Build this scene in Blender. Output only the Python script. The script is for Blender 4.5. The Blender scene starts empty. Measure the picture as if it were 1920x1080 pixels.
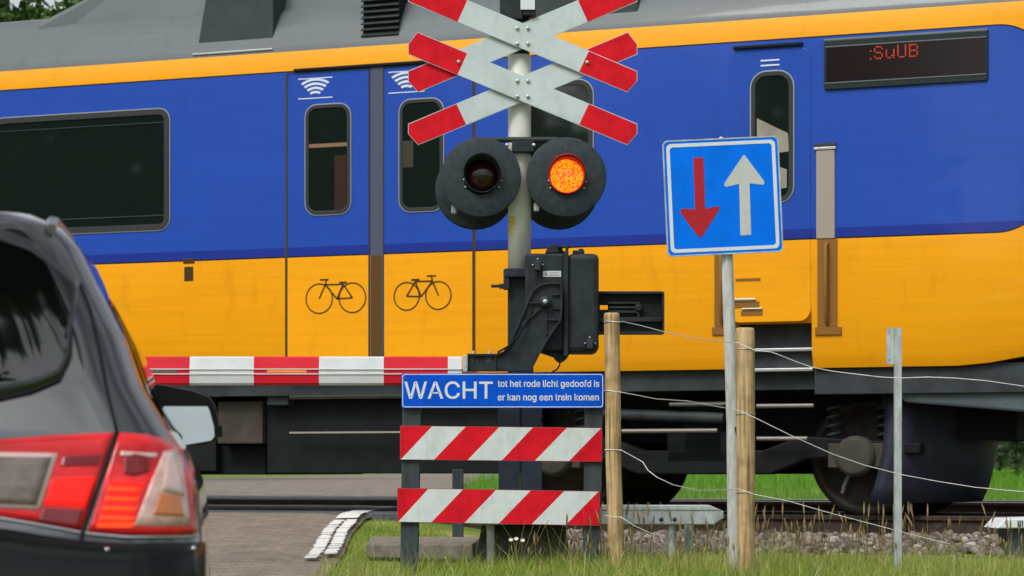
import bpy, math, random
import numpy as np
from mathutils import Vector, Matrix
R = math.radians
random.seed(7); rng = np.random.default_rng(11)
SC = bpy.context.scene
COL = SC.collection

# ------------------------------------------------------------------ camera
F = 4912.0; HOR = 880.0; CZ = 0.62          # focal length in 1920-px units, horizon row, camera height
cam = bpy.data.cameras.new('camera'); camo = bpy.data.objects.new('camera', cam); COL.objects.link(camo)
camo.location = (0, 0, CZ); camo.rotation_euler = (R(90), 0, 0)
cam.sensor_width = 36; cam.lens = F / 1920 * 36
cam.shift_y = (HOR - 540) / 1920
cam.clip_start = 0.1; cam.clip_end = 5000
cam.dof.use_dof = True; cam.dof.focus_distance = 16.0; cam.dof.aperture_fstop = 5.0
SC.camera = camo

# ------------------------------------------------------------------ world, sun, exposure
SUN_EL, SUN_AZ = 52, 215                     # azimuth from +Y clockwise: behind and to the left of the camera
world = bpy.data.worlds.new('World'); SC.world = world; world.use_nodes = True
nt = world.node_tree; nt.nodes.clear()
sky = nt.nodes.new('ShaderNodeTexSky'); sky.sky_type = 'NISHITA'; sky.sun_disc = False
sky.sun_elevation = R(SUN_EL); sky.sun_rotation = R(SUN_AZ); sky.dust_density = 4; sky.air_density = 1.2
hs = nt.nodes.new('ShaderNodeHueSaturation'); hs.inputs['Saturation'].default_value = 0.22
tc = nt.nodes.new('ShaderNodeTexCoord'); cn = nt.nodes.new('ShaderNodeTexNoise')
mpw = nt.nodes.new('ShaderNodeMapping'); mpw.inputs['Scale'].default_value = (1, 1, 2.2)
cn.inputs['Scale'].default_value = 3.6; cn.inputs['Detail'].default_value = 6; cn.inputs['Roughness'].default_value = .55
crp = nt.nodes.new('ShaderNodeValToRGB')
crp.color_ramp.elements[0].position = .36; crp.color_ramp.elements[0].color = (.45, .48, .53, 1)
crp.color_ramp.elements[1].position = .66; crp.color_ramp.elements[1].color = (1.4, 1.4, 1.38, 1)
mul = nt.nodes.new('ShaderNodeMix'); mul.data_type = 'RGBA'; mul.blend_type = 'MULTIPLY'; mul.inputs[0].default_value = 1
bg = nt.nodes.new('ShaderNodeBackground'); bg.inputs['Strength'].default_value = 0.15
out = nt.nodes.new('ShaderNodeOutputWorld')
L = nt.links.new
L(sky.outputs[0], hs.inputs['Color']); L(tc.outputs['Generated'], mpw.inputs[0]); L(mpw.outputs[0], cn.inputs['Vector'])
L(cn.outputs['Fac'], crp.inputs[0]); L(hs.outputs[0], mul.inputs[6]); L(crp.outputs[0], mul.inputs[7])
L(mul.outputs[2], bg.inputs['Color']); L(bg.outputs[0], out.inputs['Surface'])
sun = bpy.data.lights.new('sun', 'SUN'); suno = bpy.data.objects.new('sun', sun); COL.objects.link(suno)
sun.energy = 1.5; sun.angle = R(22); sun.color = (1, .97, .92)
az, el = R(SUN_AZ), R(SUN_EL)
sdir = Vector((math.sin(az) * math.cos(el), math.cos(az) * math.cos(el), math.sin(el)))
suno.rotation_euler = (-sdir).to_track_quat('-Z', 'Y').to_euler()
SC.view_settings.view_transform = 'Standard'; SC.view_settings.look = 'None'
SC.view_settings.exposure = 0.25; SC.view_settings.gamma = 1
SC.render.engine = 'CYCLES'; SC.cycles.use_denoising = True; SC.cycles.max_bounces = 8

# ------------------------------------------------------------------ layout helpers
AL = math.atan(F / 11700.0)                  # yaw of the railway against the picture plane
CA, SA = math.cos(AL), math.sin(AL)
D0 = 21.0                                    # distance of the train's side where it crosses the view axis

def W(px, py, D):
    return Vector(((px - 960) / F * D, D, CZ + (HOR - py) / F * D))
def PL(pts, D):
    return [((px - 960) / F * D, CZ + (HOR - py) / F * D) for px, py in pts]
def TS(px, n=0.0):                           # along-train coordinate of a picture column
    u = (px - 960) / F
    return (D0 * u + n * (u * CA - SA)) / (CA + u * SA)
def TZ(px, py, n=0.0):
    Y = D0 - TS(px, n) * SA + n * CA
    return CZ + (HOR - py) / F * Y
def q_of(x, y): return (y - D0) * CA + x * SA
def railxy(s, q): return (s * CA + q * SA, D0 - s * SA + q * CA)
HQ = np.array([-400, -9.5, -6.6, -5.4, -4.4, -3.2, -2.0, -1.0, 3.2, 4.3, 8.0, 10.5, 16, 4000.])
HH = np.array([-.41, -.41, -.06, .05, .07, .05, .07, .08, .08, .12, .13, .40, .45, .45])
EY = np.array([-30, 2, 7, 12, 15, 17, 19, 22, 25, 40, 120.]); EX = np.array([2.2, .45, -.30, -.80, -1.07, -1.09, -1.16, -1.14, -1.02, -.4, 3.])
def redge(y): return np.interp(y, EY, EX)
RHQ = np.array([-400, -9.5, -6.4, -4.2, -2.2, -.9, 4.0, 8.0, 10.5, 16, 4000.]); RHH = np.array([-.39, -.39, -.0, .10, .19, .262, .262, .31, .43, .475, .475])
def rhgt(x, y): return np.interp(q_of(np.asarray(x), np.asarray(y)), RHQ, RHH)
def hgt(x, y):
    x = np.asarray(x, float); y = np.asarray(y, float); q = q_of(x, y)
    g = np.interp(q, HQ, HH) + 0.012 * np.sin(x * 2.1) * np.cos(y * 1.7) * (np.abs(q + 5) < 5)
    e = redge(y); f = np.clip(1 - (x - e - .35) / .75, 0, 1) * np.clip(1 - (e - 5.4 - x) / .8, 0, 1)
    return g * (1 - f) + np.minimum(g + 9, rhgt(x, y) - .05) * f

# ------------------------------------------------------------------ materials
def mat(name, col, rough=.5, metal=0., var=0., scale=8., bump=0., bscale=60., spec=.22, coat=0., stretch=(1, 1, 1), col2=None, detail=5):
    m = bpy.data.materials.new(name); m.use_nodes = True
    t = m.node_tree; b = t.nodes['Principled BSDF']; l = t.links.new
    b.inputs['Base Color'].default_value = (*col, 1); b.inputs['Roughness'].default_value = rough
    b.inputs['Metallic'].default_value = metal; b.inputs['Specular IOR Level'].default_value = spec
    b.inputs['Coat Weight'].default_value = coat
    if var or bump:
        tx = t.nodes.new('ShaderNodeTexCoord'); mp = t.nodes.new('ShaderNodeMapping'); mp.inputs['Scale'].default_value = stretch
        l(tx.outputs['Object'], mp.inputs[0])
    if var:
        n = t.nodes.new('ShaderNodeTexNoise'); n.inputs['Scale'].default_value = scale; n.inputs['Detail'].default_value = detail
        n.inputs['Roughness'].default_value = .62
        l(mp.outputs[0], n.inputs['Vector'])
        r = t.nodes.new('ShaderNodeValToRGB'); e = r.color_ramp.elements
        c2 = col2 or tuple(min(1, c * (1 + var)) for c in col)
        e[0].position = .35; e[0].color = (*[c * (1 - var) for c in col], 1) if not col2 else (*col, 1)
        e[1].position = .65; e[1].color = (*c2, 1)
        l(n.outputs['Fac'], r.inputs[0]); l(r.outputs[0], b.inputs['Base Color'])
        mr = t.nodes.new('ShaderNodeMapRange'); mr.inputs['To Min'].default_value = max(.02, rough * .85); mr.inputs['To Max'].default_value = min(1, rough * 1.2)
        l(n.outputs['Fac'], mr.inputs[0]); l(mr.outputs[0], b.inputs['Roughness'])
    if bump:
        n2 = t.nodes.new('ShaderNodeTexNoise'); n2.inputs['Scale'].default_value = bscale; n2.inputs['Detail'].default_value = 4
        l(mp.outputs[0], n2.inputs['Vector'])
        bp = t.nodes.new('ShaderNodeBump'); bp.inputs['Strength'].default_value = bump; bp.inputs['Distance'].default_value = .01
        l(n2.outputs['Fac'], bp.inputs['Height']); l(bp.outputs[0], b.inputs['Normal'])
    return m
def emis(m, col, st):
    b = m.node_tree.nodes['Principled BSDF']
    b.inputs['Emission Color'].default_value = (*col, 1); b.inputs['Emission Strength'].default_value = st
    return m

M = {}
M['white'] = mat('white_board_paint', (.60, .66, .65), .45, var=.06, scale=14)
M['plank_white'] = mat('grey_white_paint', (.52, .60, .60), .45, var=.06, scale=6)
M['red'] = mat('red_sheeting', (.64, .010, .022), .45, var=.12, scale=10, spec=.1)
M['mastwhite'] = mat('mast_white_paint', (.62, .64, .57), .42, var=.08, scale=9, stretch=(1, 1, .25))
M['black'] = mat('black_coated_metal', (.022, .030, .034), .55, var=.3, scale=14, bump=.1, bscale=90)
M['disc'] = mat('matt_disc_paint', (.030, .042, .048), .62, var=.22, scale=26)
M['darkpost'] = mat('dark_recycled_plastic', (.045, .058, .062), .6, var=.28, scale=12, stretch=(1, 1, .2), bump=.15)
M['bolt'] = mat('zinc_bolt', (.55, .55, .48), .35, metal=.7)
M['galv'] = mat('galvanised_steel', (.46, .50, .51), .48, metal=.35, var=.22, scale=22, stretch=(1, 1, .4))
M['pole'] = mat('weathered_pole', (.50, .51, .48), .6, var=.2, scale=45, stretch=(1, 1, .2), bump=.1)
M['bluesign'] = mat('sign_blue', (.0, .165, .84), .45, spec=.08, var=.08, scale=5)
M['bluesign2'] = mat('placard_blue', (.002, .085, .60), .45, spec=.08, var=.1, scale=6)
M['signwhite'] = mat('sign_white', (.66, .70, .72), .4)
M['signgrey'] = mat('reflective_grey', (.50, .53, .50), .45, var=.05, scale=30)
M['signred'] = mat('sign_red', (.42, .014, .025), .45, var=.08)
M['yellowtag'] = mat('yellow_sticker', (.62, .52, .02), .5)
M['greytag'] = mat('label_print', (.25, .27, .26), .5)
M['concrete'] = mat('concrete', (.20, .175, .145), .85, var=.25, scale=16, bump=.3)
M['mossconc'] = mat('mossy_concrete', (.055, .062, .045), .85, var=.4, scale=9, bump=.3)
M['wood'] = mat('peeled_wood', (.30, .215, .115), .8, var=.0)
M['wire'] = mat('fence_wire_metal', (.5, .5, .49), .4, metal=.8)
M['rail'] = mat('rusty_rail', (.055, .037, .028), .7, var=.35, scale=20, stretch=(.3, 1, 1))
M['railhead'] = mat('worn_rail_head', (.32, .30, .28), .3, metal=.9)
M['sleeper'] = mat('sleeper_concrete', (.16, .15, .135), .9, var=.2)
M['rubber'] = mat('crossing_rubber', (.085, .092, .098), .7, var=.25, scale=10, bump=.3)
M['stone'] = mat('ballast_stone', (.15, .125, .105), .9, var=.5, scale=9, detail=2)
M['under'] = mat('underframe_black', (.006, .008, .009), .7, var=.35, scale=5)
M['under2'] = mat('underframe_grey', (.034, .042, .046), .55, var=.25, scale=4)
M['brownbox'] = mat('dusty_equipment', (.055, .048, .038), .75, var=.3, scale=4)
M['pipe'] = mat('pale_pipe', (.42, .40, .35), .4, metal=.4)
M['roofdark'] = mat('roof_dark_grey', (.042, .052, .055), .5, var=.15, scale=4)
M['trainglass'] = mat('train_glass', (.008, .013, .011), .04, spec=.85)
M['winframe'] = mat('window_rubber', (.035, .038, .04), .5)
M['alu'] = mat('aluminium_strip', (.45, .47, .46), .35, metal=.6)
M['doorgap'] = mat('door_rubber', (.075, .08, .13), .6)
M['doorgapy'] = mat('door_rubber_brown', (.10, .05, .008), .6)
M['handrail'] = mat('beige_handrail', (.34, .29, .245), .45)
M['brown'] = mat('brown_recess', (.24, .11, .02), .6)
M['ink'] = mat('dark_print', (.05, .03, .006), .6)
M['decal'] = mat('white_decal', (.62, .68, .78), .5)
M['screen'] = mat('display_glass', (.016, .010, .011), .12)
M['led'] = emis(mat('led_red', (.35, .03, .01), .5), (1, .10, .05), .28)
M['carpaint'] = mat('black_car_paint', (.034, .038, .041), .24, metal=.9, coat=1.0, spec=.05); M['carpaint'].node_tree.nodes['Principled BSDF'].inputs['Coat IOR'].default_value = 2.0
M['carplastic'] = mat('black_bumper_plastic', (.008, .010, .010), .4)
M['carglass'] = mat('tinted_car_glass', (.002, .003, .003), .03, spec=1.0)
M['seal'] = mat('rubber_seal', (.006, .007, .007), .6)
M['chrome'] = mat('chrome_trim', (.55, .56, .56), .15, metal=1)
M['mirror'] = mat('mirror_silver', (.34, .39, .41), .02, metal=1)
M['tyre'] = mat('tyre_rubber', (.012, .012, .012), .85)
M['roofrail'] = mat('silver_roof_rail', (.42, .44, .44), .3, metal=.8)
M['lampred'] = mat('red_lamp_plastic', (.70, .010, .014), .15, coat=.8, var=.35, scale=5, bump=.25, bscale=70, stretch=(.3, 1, 3))
M['lampdark'] = mat('dark_red_lamp', (.20, .004, .008), .12, coat=1)
M['lampclear'] = mat('clear_lamp_plastic', (.68, .44, .38), .1, coat=1, var=.35, scale=9, bump=.4, bscale=60)
M['lampsmoke'] = mat('reverse_lamp_glass', (.20, .16, .14), .12, coat=1, var=.4, scale=6)
M['lamppink'] = mat('pale_lamp_rim_and_glint', (.72, .52, .48), .15, coat=1)
M['lampglow'] = emis(mat('lit_red_lamp', (.7, .012, .01), .2), (1, .012, .006), .75)
M['lamplit'] = emis(mat('lit_lamp_bar', (.7, .05, .01), .2), (1, .065, .005), .8)
M['bark'] = mat('bark', (.07, .055, .04), .9, var=.3)
M['lensoff'] = mat('unlit_red_lens', (.035, .008, .006), .1, coat=.6)

def grime(key, strength=.35, tint=(.45, .42, .34), sc=(3, 3, 1.1), fine=140, cover=.56):
    m = M[key] if isinstance(key, str) else key; t = m.node_tree; b = t.nodes['Principled BSDF']; sock = b.inputs['Base Color']
    tx = t.nodes.new('ShaderNodeTexCoord'); mp = t.nodes.new('ShaderNodeMapping'); mp.inputs['Scale'].default_value = sc
    n = t.nodes.new('ShaderNodeTexNoise'); n.inputs['Scale'].default_value = 3; n.inputs['Detail'].default_value = 9; n.inputs['Roughness'].default_value = .68
    n2 = t.nodes.new('ShaderNodeTexNoise'); n2.inputs['Scale'].default_value = fine; n2.inputs['Detail'].default_value = 2
    t.links.new(tx.outputs['Object'], mp.inputs[0]); t.links.new(mp.outputs[0], n.inputs['Vector']); t.links.new(tx.outputs['Object'], n2.inputs['Vector'])
    r = t.nodes.new('ShaderNodeValToRGB'); r.color_ramp.elements[0].position = cover - .06; r.color_ramp.elements[0].color = (0, 0, 0, 1); r.color_ramp.elements[1].position = cover + .2
    t.links.new(n.outputs['Fac'], r.inputs[0])
    r2 = t.nodes.new('ShaderNodeMapRange'); r2.inputs['From Min'].default_value = .3; r2.inputs['From Max'].default_value = .7; r2.inputs['To Min'].default_value = .35; r2.inputs['To Max'].default_value = 1.1
    t.links.new(n2.outputs['Fac'], r2.inputs[0])
    m1 = t.nodes.new('ShaderNodeMath'); m1.operation = 'MULTIPLY'; t.links.new(r.outputs[0], m1.inputs[0]); t.links.new(r2.outputs[0], m1.inputs[1])
    m2 = t.nodes.new('ShaderNodeMath'); m2.operation = 'MULTIPLY'; m2.inputs[1].default_value = strength; m2.use_clamp = True; t.links.new(m1.outputs[0], m2.inputs[0])
    mx = t.nodes.new('ShaderNodeMix'); mx.data_type = 'RGBA'; mx.blend_type = 'MULTIPLY'; t.links.new(m2.outputs[0], mx.inputs[0])
    if sock.is_linked: t.links.new(sock.links[0].from_socket, mx.inputs[6])
    else: mx.inputs[6].default_value = sock.default_value
    mx.inputs[7].default_value = (*tint, 1); t.links.new(mx.outputs[2], sock)
for k in ('white', 'red', 'plank_white', 'bluesign', 'bluesign2', 'signwhite', 'signgrey', 'signred', 'galv', 'mastwhite', 'darkpost', 'black', 'disc'): grime(k)
for k in ('white', 'red', 'galv', 'concrete'): grime(k, .5, (.5, .45, .33), (6, 6, 2.5), 220, .6)

# wood: streaky grain with checks
t = M['wood'].node_tree; b = t.nodes['Principled BSDF']
tx = t.nodes.new('ShaderNodeTexCoord'); mp = t.nodes.new('ShaderNodeMapping'); mp.inputs['Scale'].default_value = (70, 70, 2.2)
n = t.nodes.new('ShaderNodeTexNoise'); n.inputs['Scale'].default_value = 1; n.inputs['Detail'].default_value = 6
r = t.nodes.new('ShaderNodeValToRGB'); e = r.color_ramp.elements
e[0].position = .3; e[0].color = (.20, .115, .045, 1); e[1].position = .5; e[1].color = (.50, .34, .165, 1)
x = e.new(.72); x.color = (.62, .50, .31, 1)
n2 = t.nodes.new('ShaderNodeTexNoise'); n2.inputs['Scale'].default_value = 9; n2.inputs['Detail'].default_value = 3
mx = t.nodes.new('ShaderNodeMix'); mx.data_type = 'RGBA'; mx.blend_type = 'MULTIPLY'; mx.inputs[0].default_value = .75
r2 = t.nodes.new('ShaderNodeValToRGB'); r2.color_ramp.elements[0].position = .3; r2.color_ramp.elements[0].color = (.5, .46, .4, 1); r2.color_ramp.elements[1].position = .55
t.links.new(tx.outputs['Object'], mp.inputs[0]); t.links.new(mp.outputs[0], n.inputs['Vector']); t.links.new(n.outputs['Fac'], r.inputs[0])
t.links.new(tx.outputs['Object'], n2.inputs['Vector']); t.links.new(n2.outputs['Fac'], r2.inputs[0])
t.links.new(r.outputs[0], mx.inputs[6]); t.links.new(r2.outputs[0], mx.inputs[7]); t.links.new(mx.outputs[2], b.inputs['Base Color'])
bp = t.nodes.new('ShaderNodeBump'); bp.inputs['Strength'].default_value = .5; bp.inputs['Distance'].default_value = .004
t.links.new(n.outputs['Fac'], bp.inputs['Height']); t.links.new(bp.outputs[0], b.inputs['Normal'])

# lit LED lens: glowing pattern of many small diodes
m = bpy.data.materials.new('lit_signal_lens'); m.use_nodes = True; M['lenslit'] = m
t = m.node_tree; b = t.nodes['Principled BSDF']; b.inputs['Base Color'].default_value = (.5, .05, .01, 1); b.inputs['Roughness'].default_value = .3
tx = t.nodes.new('ShaderNodeTexCoord'); v = t.nodes.new('ShaderNodeTexVoronoi'); v.inputs['Scale'].default_value = 85
r = t.nodes.new('ShaderNodeValToRGB'); e = r.color_ramp.elements
e[0].position = .2; e[0].color = (1.0, .33, .012, 1); e[1].position = .8; e[1].color = (.9, .035, .003, 1)
t.links.new(tx.outputs['Object'], v.inputs['Vector']); t.links.new(v.outputs['Distance'], r.inputs[0]); t.links.new(r.outputs[0], b.inputs['Emission Color'])
b.inputs['Emission Strength'].default_value = 1.5
M['hoodlit'] = mat('hood_red_lamplight', (.60, .02, .03), .4)  # red glow of the lit lens painted into its hood

def leafmat(name, c1, c2):
    m = bpy.data.materials.new(name); m.use_nodes = True; t = m.node_tree; b = t.nodes['Principled BSDF']
    a = t.nodes.new('ShaderNodeAttribute'); a.attribute_name = 'tone'
    r = t.nodes.new('ShaderNodeValToRGB'); e = r.color_ramp.elements
    e[0].color = (*c1, 1); e[1].color = (*c2, 1)
    t.links.new(a.outputs['Fac'], r.inputs[0]); t.links.new(r.outputs[0], b.inputs['Base Color'])
    b.inputs['Roughness'].default_value = .7; b.inputs['Specular IOR Level'].default_value = .25
    tr = t.nodes.new('ShaderNodeBsdfTranslucent'); t.links.new(r.outputs[0], tr.inputs['Color'])
    ms = t.nodes.new('ShaderNodeMixShader'); ms.inputs[0].default_value = .35
    o = t.nodes['Material Output']; t.links.new(b.outputs[0], ms.inputs[1]); t.links.new(tr.outputs[0], ms.inputs[2]); t.links.new(ms.outputs[0], o.inputs['Surface'])
    return m, r
M['leaf'], _ = leafmat('tree_leaf', (.030, .075, .014), (.12, .20, .045))
M['shrubleaf'], _ = leafmat('shrub_leaf', (.025, .055, .018), (.08, .14, .05))
M['grass'], rr = leafmat('verge_grass', (.11, .22, .022), (.62, .52, .27))
x = rr.color_ramp.elements.new(.55); x.color = (.32, .42, .06, 1)
M['meadow'], _ = leafmat('meadow_grass', (.085, .27, .018), (.22, .43, .055))
M['seed'], _ = leafmat('seed_stalk', (.26, .20, .085), (.50, .36, .20))

# ------------------------------------------------------------------ mesh builder
class MB:
    def __init__(s): s.v = []; s.f = []; s.m = []; s.s = []
    def add(s, vs, fs, mi=0, sm=False):
        o = len(s.v); s.v += [tuple(p) for p in vs]
        for f in fs: s.f.append([o + i for i in f]); s.m.append(mi); s.s.append(sm)
        return s
    def box(s, x0, x1, y0, y1, z0, z1, mi=0, T=None):
        vs = [Vector((x, y, z)) for z in (z0, z1) for x, y in ((x0, y0), (x1, y0), (x1, y1), (x0, y1))]
        if T is not None: vs = [T @ p for p in vs]
        return s.add(vs, [(3, 2, 1, 0), (4, 5, 6, 7), (0, 1, 5, 4), (1, 2, 6, 5), (2, 3, 7, 6), (3, 0, 4, 7)], mi)
    def prism(s, poly, y0, y1, mi=0, sm=False):
        n = len(poly)
        a = sum(poly[i][0] * poly[(i + 1) % n][1] - poly[(i + 1) % n][0] * poly[i][1] for i in range(n))
        if a < 0: poly = poly[::-1]
        vs = [(x, y0, z) for x, z in poly] + [(x, y1, z) for x, z in poly]
        s.add(vs, [list(range(n)), list(range(2 * n - 1, n - 1, -1))], mi)
        o = len(s.v) - 2 * n
        for i in range(n):
            j = (i + 1) % n; s.f.append([o + j, o + i, o + n + i, o + n + j]); s.m.append(mi); s.s.append(sm)
        return s
    def hoop(s, po, pi, y0, y1, mi=0):
        n = len(po)
        vs = [(x, y0, z) for x, z in po] + [(x, y0, z) for x, z in pi] + [(x, y1, z) for x, z in po] + [(x, y1, z) for x, z in pi]
        fs = []
        for i in range(n):
            j = (i + 1) % n
            fs += [(i, j, n + j, n + i), (2 * n + j, 2 * n + i, 3 * n + i, 3 * n + j), (j, i, 2 * n + i, 2 * n + j), (n + i, n + j, 3 * n + j, 3 * n + i)]
        return s.add(vs, fs, mi)
    def tube(s, pts, rad, n=12, mi=0, caps=True, sm=True):
        pts = [Vector(p) for p in pts]; k = len(pts); rads = rad if isinstance(rad, (list, tuple)) else [rad] * k
        t0 = (pts[1] - pts[0]).normalized(); up = Vector((0, 0, 1)) if abs(t0.z) < .9 else Vector((0, 1, 0))
        u = t0.cross(up).normalized(); vs = []
        for i, p in enumerate(pts):
            tt = (pts[min(i + 1, k - 1)] - pts[max(i - 1, 0)]).normalized()
            u = (u - tt * u.dot(tt)).normalized(); w = tt.cross(u)
            for j in range(n):
                a = 2 * math.pi * j / n; vs.append(p + (u * math.cos(a) + w * math.sin(a)) * rads[i])
        fs = [(i * n + j, i * n + (j + 1) % n, (i + 1) * n + (j + 1) % n, (i + 1) * n + j) for i in range(k - 1) for j in range(n)]
        s.add(vs, fs, mi, sm)
        if caps:
            s.add(vs[:n], [list(range(n))[::-1]], mi); s.add(vs[-n:], [list(range(n))], mi)
        return s
    def lathe(s, prof, c, ax='y', n=32, mi=0, sm=True):      # prof: (radius, offset along the axis)
        vs = []
        for rd, h in prof:
            for j in range(n):
                a = 2 * math.pi * j / n; p, q = rd * math.cos(a), rd * math.sin(a)
                vs.append(Vector(c) + (Vector((p, h, q)) if ax == 'y' else Vector((p, q, h)) if ax == 'z' else Vector((h, p, q))))
        k = len(prof)
        return s.add(vs, [(i * n + j, i * n + (j + 1) % n, (i + 1) * n + (j + 1) % n, (i + 1) * n + j) for i in range(k - 1) for j in range(n)], mi, sm)
    def build(s, name, mats, parent=None, loc=None, bevel=0, local=False, fixn=True):
        me = bpy.data.meshes.new(name)
        off = Vector((0, 0, 0))
        if parent is not None and not local:
            p = parent
            while p is not None: off += p.location; p = p.parent
        if parent is None and loc is not None: off = Vector(loc)
        me.from_pydata([tuple(Vector(v) - off) for v in s.v], [], s.f)
        for mm in (mats if isinstance(mats, (list, tuple)) else [mats]): me.materials.append(mm)
        me.polygons.foreach_set('material_index', s.m); me.polygons.foreach_set('use_smooth', s.s)
        if fixn:
            import bmesh
            bm = bmesh.new(); bm.from_mesh(me); bmesh.ops.recalc_face_normals(bm, faces=bm.faces); bm.to_mesh(me); bm.free()
        me.update()
        o = bpy.data.objects.new(name, me); COL.objects.link(o)
        if parent is not None: o.parent = parent
        elif loc is not None: o.location = loc
        if bevel:
            bv = o.modifiers.new('edge', 'BEVEL'); bv.width = bevel; bv.segments = 2; bv.limit_method = 'ANGLE'; bv.angle_limit = R(40)
        return o

def tag(o, label=None, cat=None, group=None, kind=None):
    if label: o['label'] = label
    if cat: o['category'] = cat
    if group: o['group'] = group
    if kind: o['kind'] = kind
    return o
def thing(name, label, cat, loc=(0, 0, 0), rz=0, group=None):
    o = bpy.data.objects.new(name, None); COL.objects.link(o); o.empty_display_size = .2
    o.location = loc; o.rotation_euler = (0, 0, rz)
    return tag(o, label, cat, group)
def rrect(x0, x1, z0, z1, r, n=6):
    p = []
    for cx, cz, a0 in ((x1 - r, z1 - r, 0), (x0 + r, z1 - r, 90), (x0 + r, z0 + r, 180), (x1 - r, z0 + r, 270)):
        for i in range(n + 1):
            a = R(a0 + 90 * i / n); p.append((cx + r * math.cos(a), cz + r * math.sin(a)))
    return p
def disc(cx, cz, r, n=24): return [(cx + r * math.cos(2 * math.pi * i / n), cz + r * math.sin(2 * math.pi * i / n)) for i in range(n)]
import os
try: FONT = bpy.data.fonts.load(os.path.join(bpy.utils.system_resource('DATAFILES'), 'fonts', 'Inter.woff2'))   # Blender's own bundled sans serif
except Exception: FONT = None
def text_polys(txt, bold=0.0):
    c = bpy.data.curves.new('lettering', 'FONT'); c.body = txt; c.size = 1; c.offset = bold
    if FONT: c.font = FONT; c.resolution_u = 4
    o = bpy.data.objects.new('lettering', c); COL.objects.link(o)
    dg = bpy.context.evaluated_depsgraph_get(); me = bpy.data.meshes.new_from_object(o.evaluated_get(dg))
    vs = [tuple(v.co) for v in me.vertices]; fs = [list(p.vertices) for p in me.polygons]
    bpy.data.objects.remove(o); bpy.data.curves.remove(c); bpy.data.meshes.remove(me)
    return vs, fs
def text_fit(mb, txt, x0, x1, z0, z1, y, bold=0.0, mi=0, ref=None):
    vs, fs = text_polys(txt, bold)
    ax, bx = min(v[0] for v in vs), max(v[0] for v in vs)
    az_, bz = min(v[1] for v in vs), max(v[1] for v in vs)
    if ref:                                   # (low, high) of letter boxes measured by another string
        rv, _ = text_polys(ref, bold); az_, bz = min(v[1] for v in rv), max(v[1] for v in rv)
    mb.add([(x0 + (v[0] - ax) / (bx - ax) * (x1 - x0), y, z0 + (v[1] - az_) / (bz - az_) * (z1 - z0)) for v in vs], fs, mi)

# ================================================================== GROUND
def grid(xs, ys, zf):
    X, Y = np.meshgrid(xs, ys); Z = zf(X, Y); nx = len(xs)
    vs = np.stack([X.ravel(), Y.ravel(), Z.ravel()], 1)
    fs = [(j * nx + i, j * nx + i + 1, (j + 1) * nx + i + 1, (j + 1) * nx + i) for j in range(len(ys) - 1) for i in range(nx - 1)]
    return vs, fs
xs = np.concatenate([[-2500, -700, -200, -80, -40], np.arange(-24, 24.1, .5), [40, 80, 200, 700, 2500]])
ys = np.concatenate([[-600, -150, -50], np.arange(-20, 45, .5), [48, 52, 60, 75, 100, 150, 300, 800, 3500]])
vs, fs = grid(xs, ys, hgt)
gm = bpy.data.materials.new('soil_and_grass'); gm.use_nodes = True; t = gm.node_tree; b = t.nodes['Principled BSDF']; b.inputs['Roughness'].default_value = .95
b.inputs['Specular IOR Level'].default_value = .1
tx = t.nodes.new('ShaderNodeTexCoord'); n = t.nodes.new('ShaderNodeTexNoise'); n.inputs['Scale'].default_value = 1.6; n.inputs['Detail'].default_value = 9; n.inputs['Roughness'].default_value = .7
r = t.nodes.new('ShaderNodeValToRGB'); e = r.color_ramp.elements; e[0].position = .3; e[0].color = (.09, .12, .025, 1); e[1].position = .72; e[1].color = (.30, .27, .11, 1)
x = e.new(.5); x.color = (.11, .18, .025, 1)
t.links.new(tx.outputs['Object'], n.inputs['Vector']); t.links.new(n.outputs['Fac'], r.inputs[0]); t.links.new(r.outputs[0], b.inputs['Base Color'])
tag(MB().add(vs, fs, 0, True).build('ground', gm, fixn=False), kind='structure')

# ------------------------------------------------------------------ road
yy = np.concatenate([np.arange(-30, 12, 1.), np.arange(12, 32, .25), np.arange(32, 121, 4.)])
vs = []; fs = []; nu = 13
for j, y in enumerate(yy):
    e_ = float(redge(y))
    for i in range(nu):
        x_ = e_ - 5.2 * i / (nu - 1); vs.append((x_, y, float(rhgt(x_, y)) - (.03 if i in (0, nu - 1) else 0)))
for j in range(len(yy) - 1):
    for i in range(nu - 1): fs.append((j * nu + i, (j + 1) * nu + i, (j + 1) * nu + i + 1, j * nu + i + 1))
rm = bpy.data.materials.new('brick_paving'); rm.use_nodes = True; t = rm.node_tree; b = t.nodes['Principled BSDF']; b.inputs['Roughness'].default_value = .85
tx = t.nodes.new('ShaderNodeTexCoord'); bk = t.nodes.new('ShaderNodeTexBrick')
bk.inputs['Color1'].default_value = (.20, .165, .14, 1); bk.inputs['Color2'].default_value = (.24, .205, .175, 1); bk.inputs['Mortar'].default_value = (.15, .14, .105, 1)
bk.inputs['Scale'].default_value = 1; bk.inputs['Brick Width'].default_value = .21; bk.inputs['Row Height'].default_value = .105; bk.inputs['Mortar Size'].default_value = .008
n = t.nodes.new('ShaderNodeTexNoise'); n.inputs['Scale'].default_value = 5; n.inputs['Detail'].default_value = 8; n.inputs['Roughness'].default_value = .7
r = t.nodes.new('ShaderNodeValToRGB'); r.color_ramp.elements[0].position = .3; r.color_ramp.elements[0].color = (.6, .6, .58, 1); r.color_ramp.elements[1].position = .7; r.color_ramp.elements[1].color = (1.25, 1.2, 1.1, 1)
mx = t.nodes.new('ShaderNodeMix'); mx.data_type = 'RGBA'; mx.blend_type = 'MULTIPLY'; mx.inputs[0].default_value = 1
t.links.new(tx.outputs['Object'], bk.inputs['Vector']); t.links.new(tx.outputs['Object'], n.inputs['Vector']); t.links.new(n.outputs['Fac'], r.inputs[0])
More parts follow.
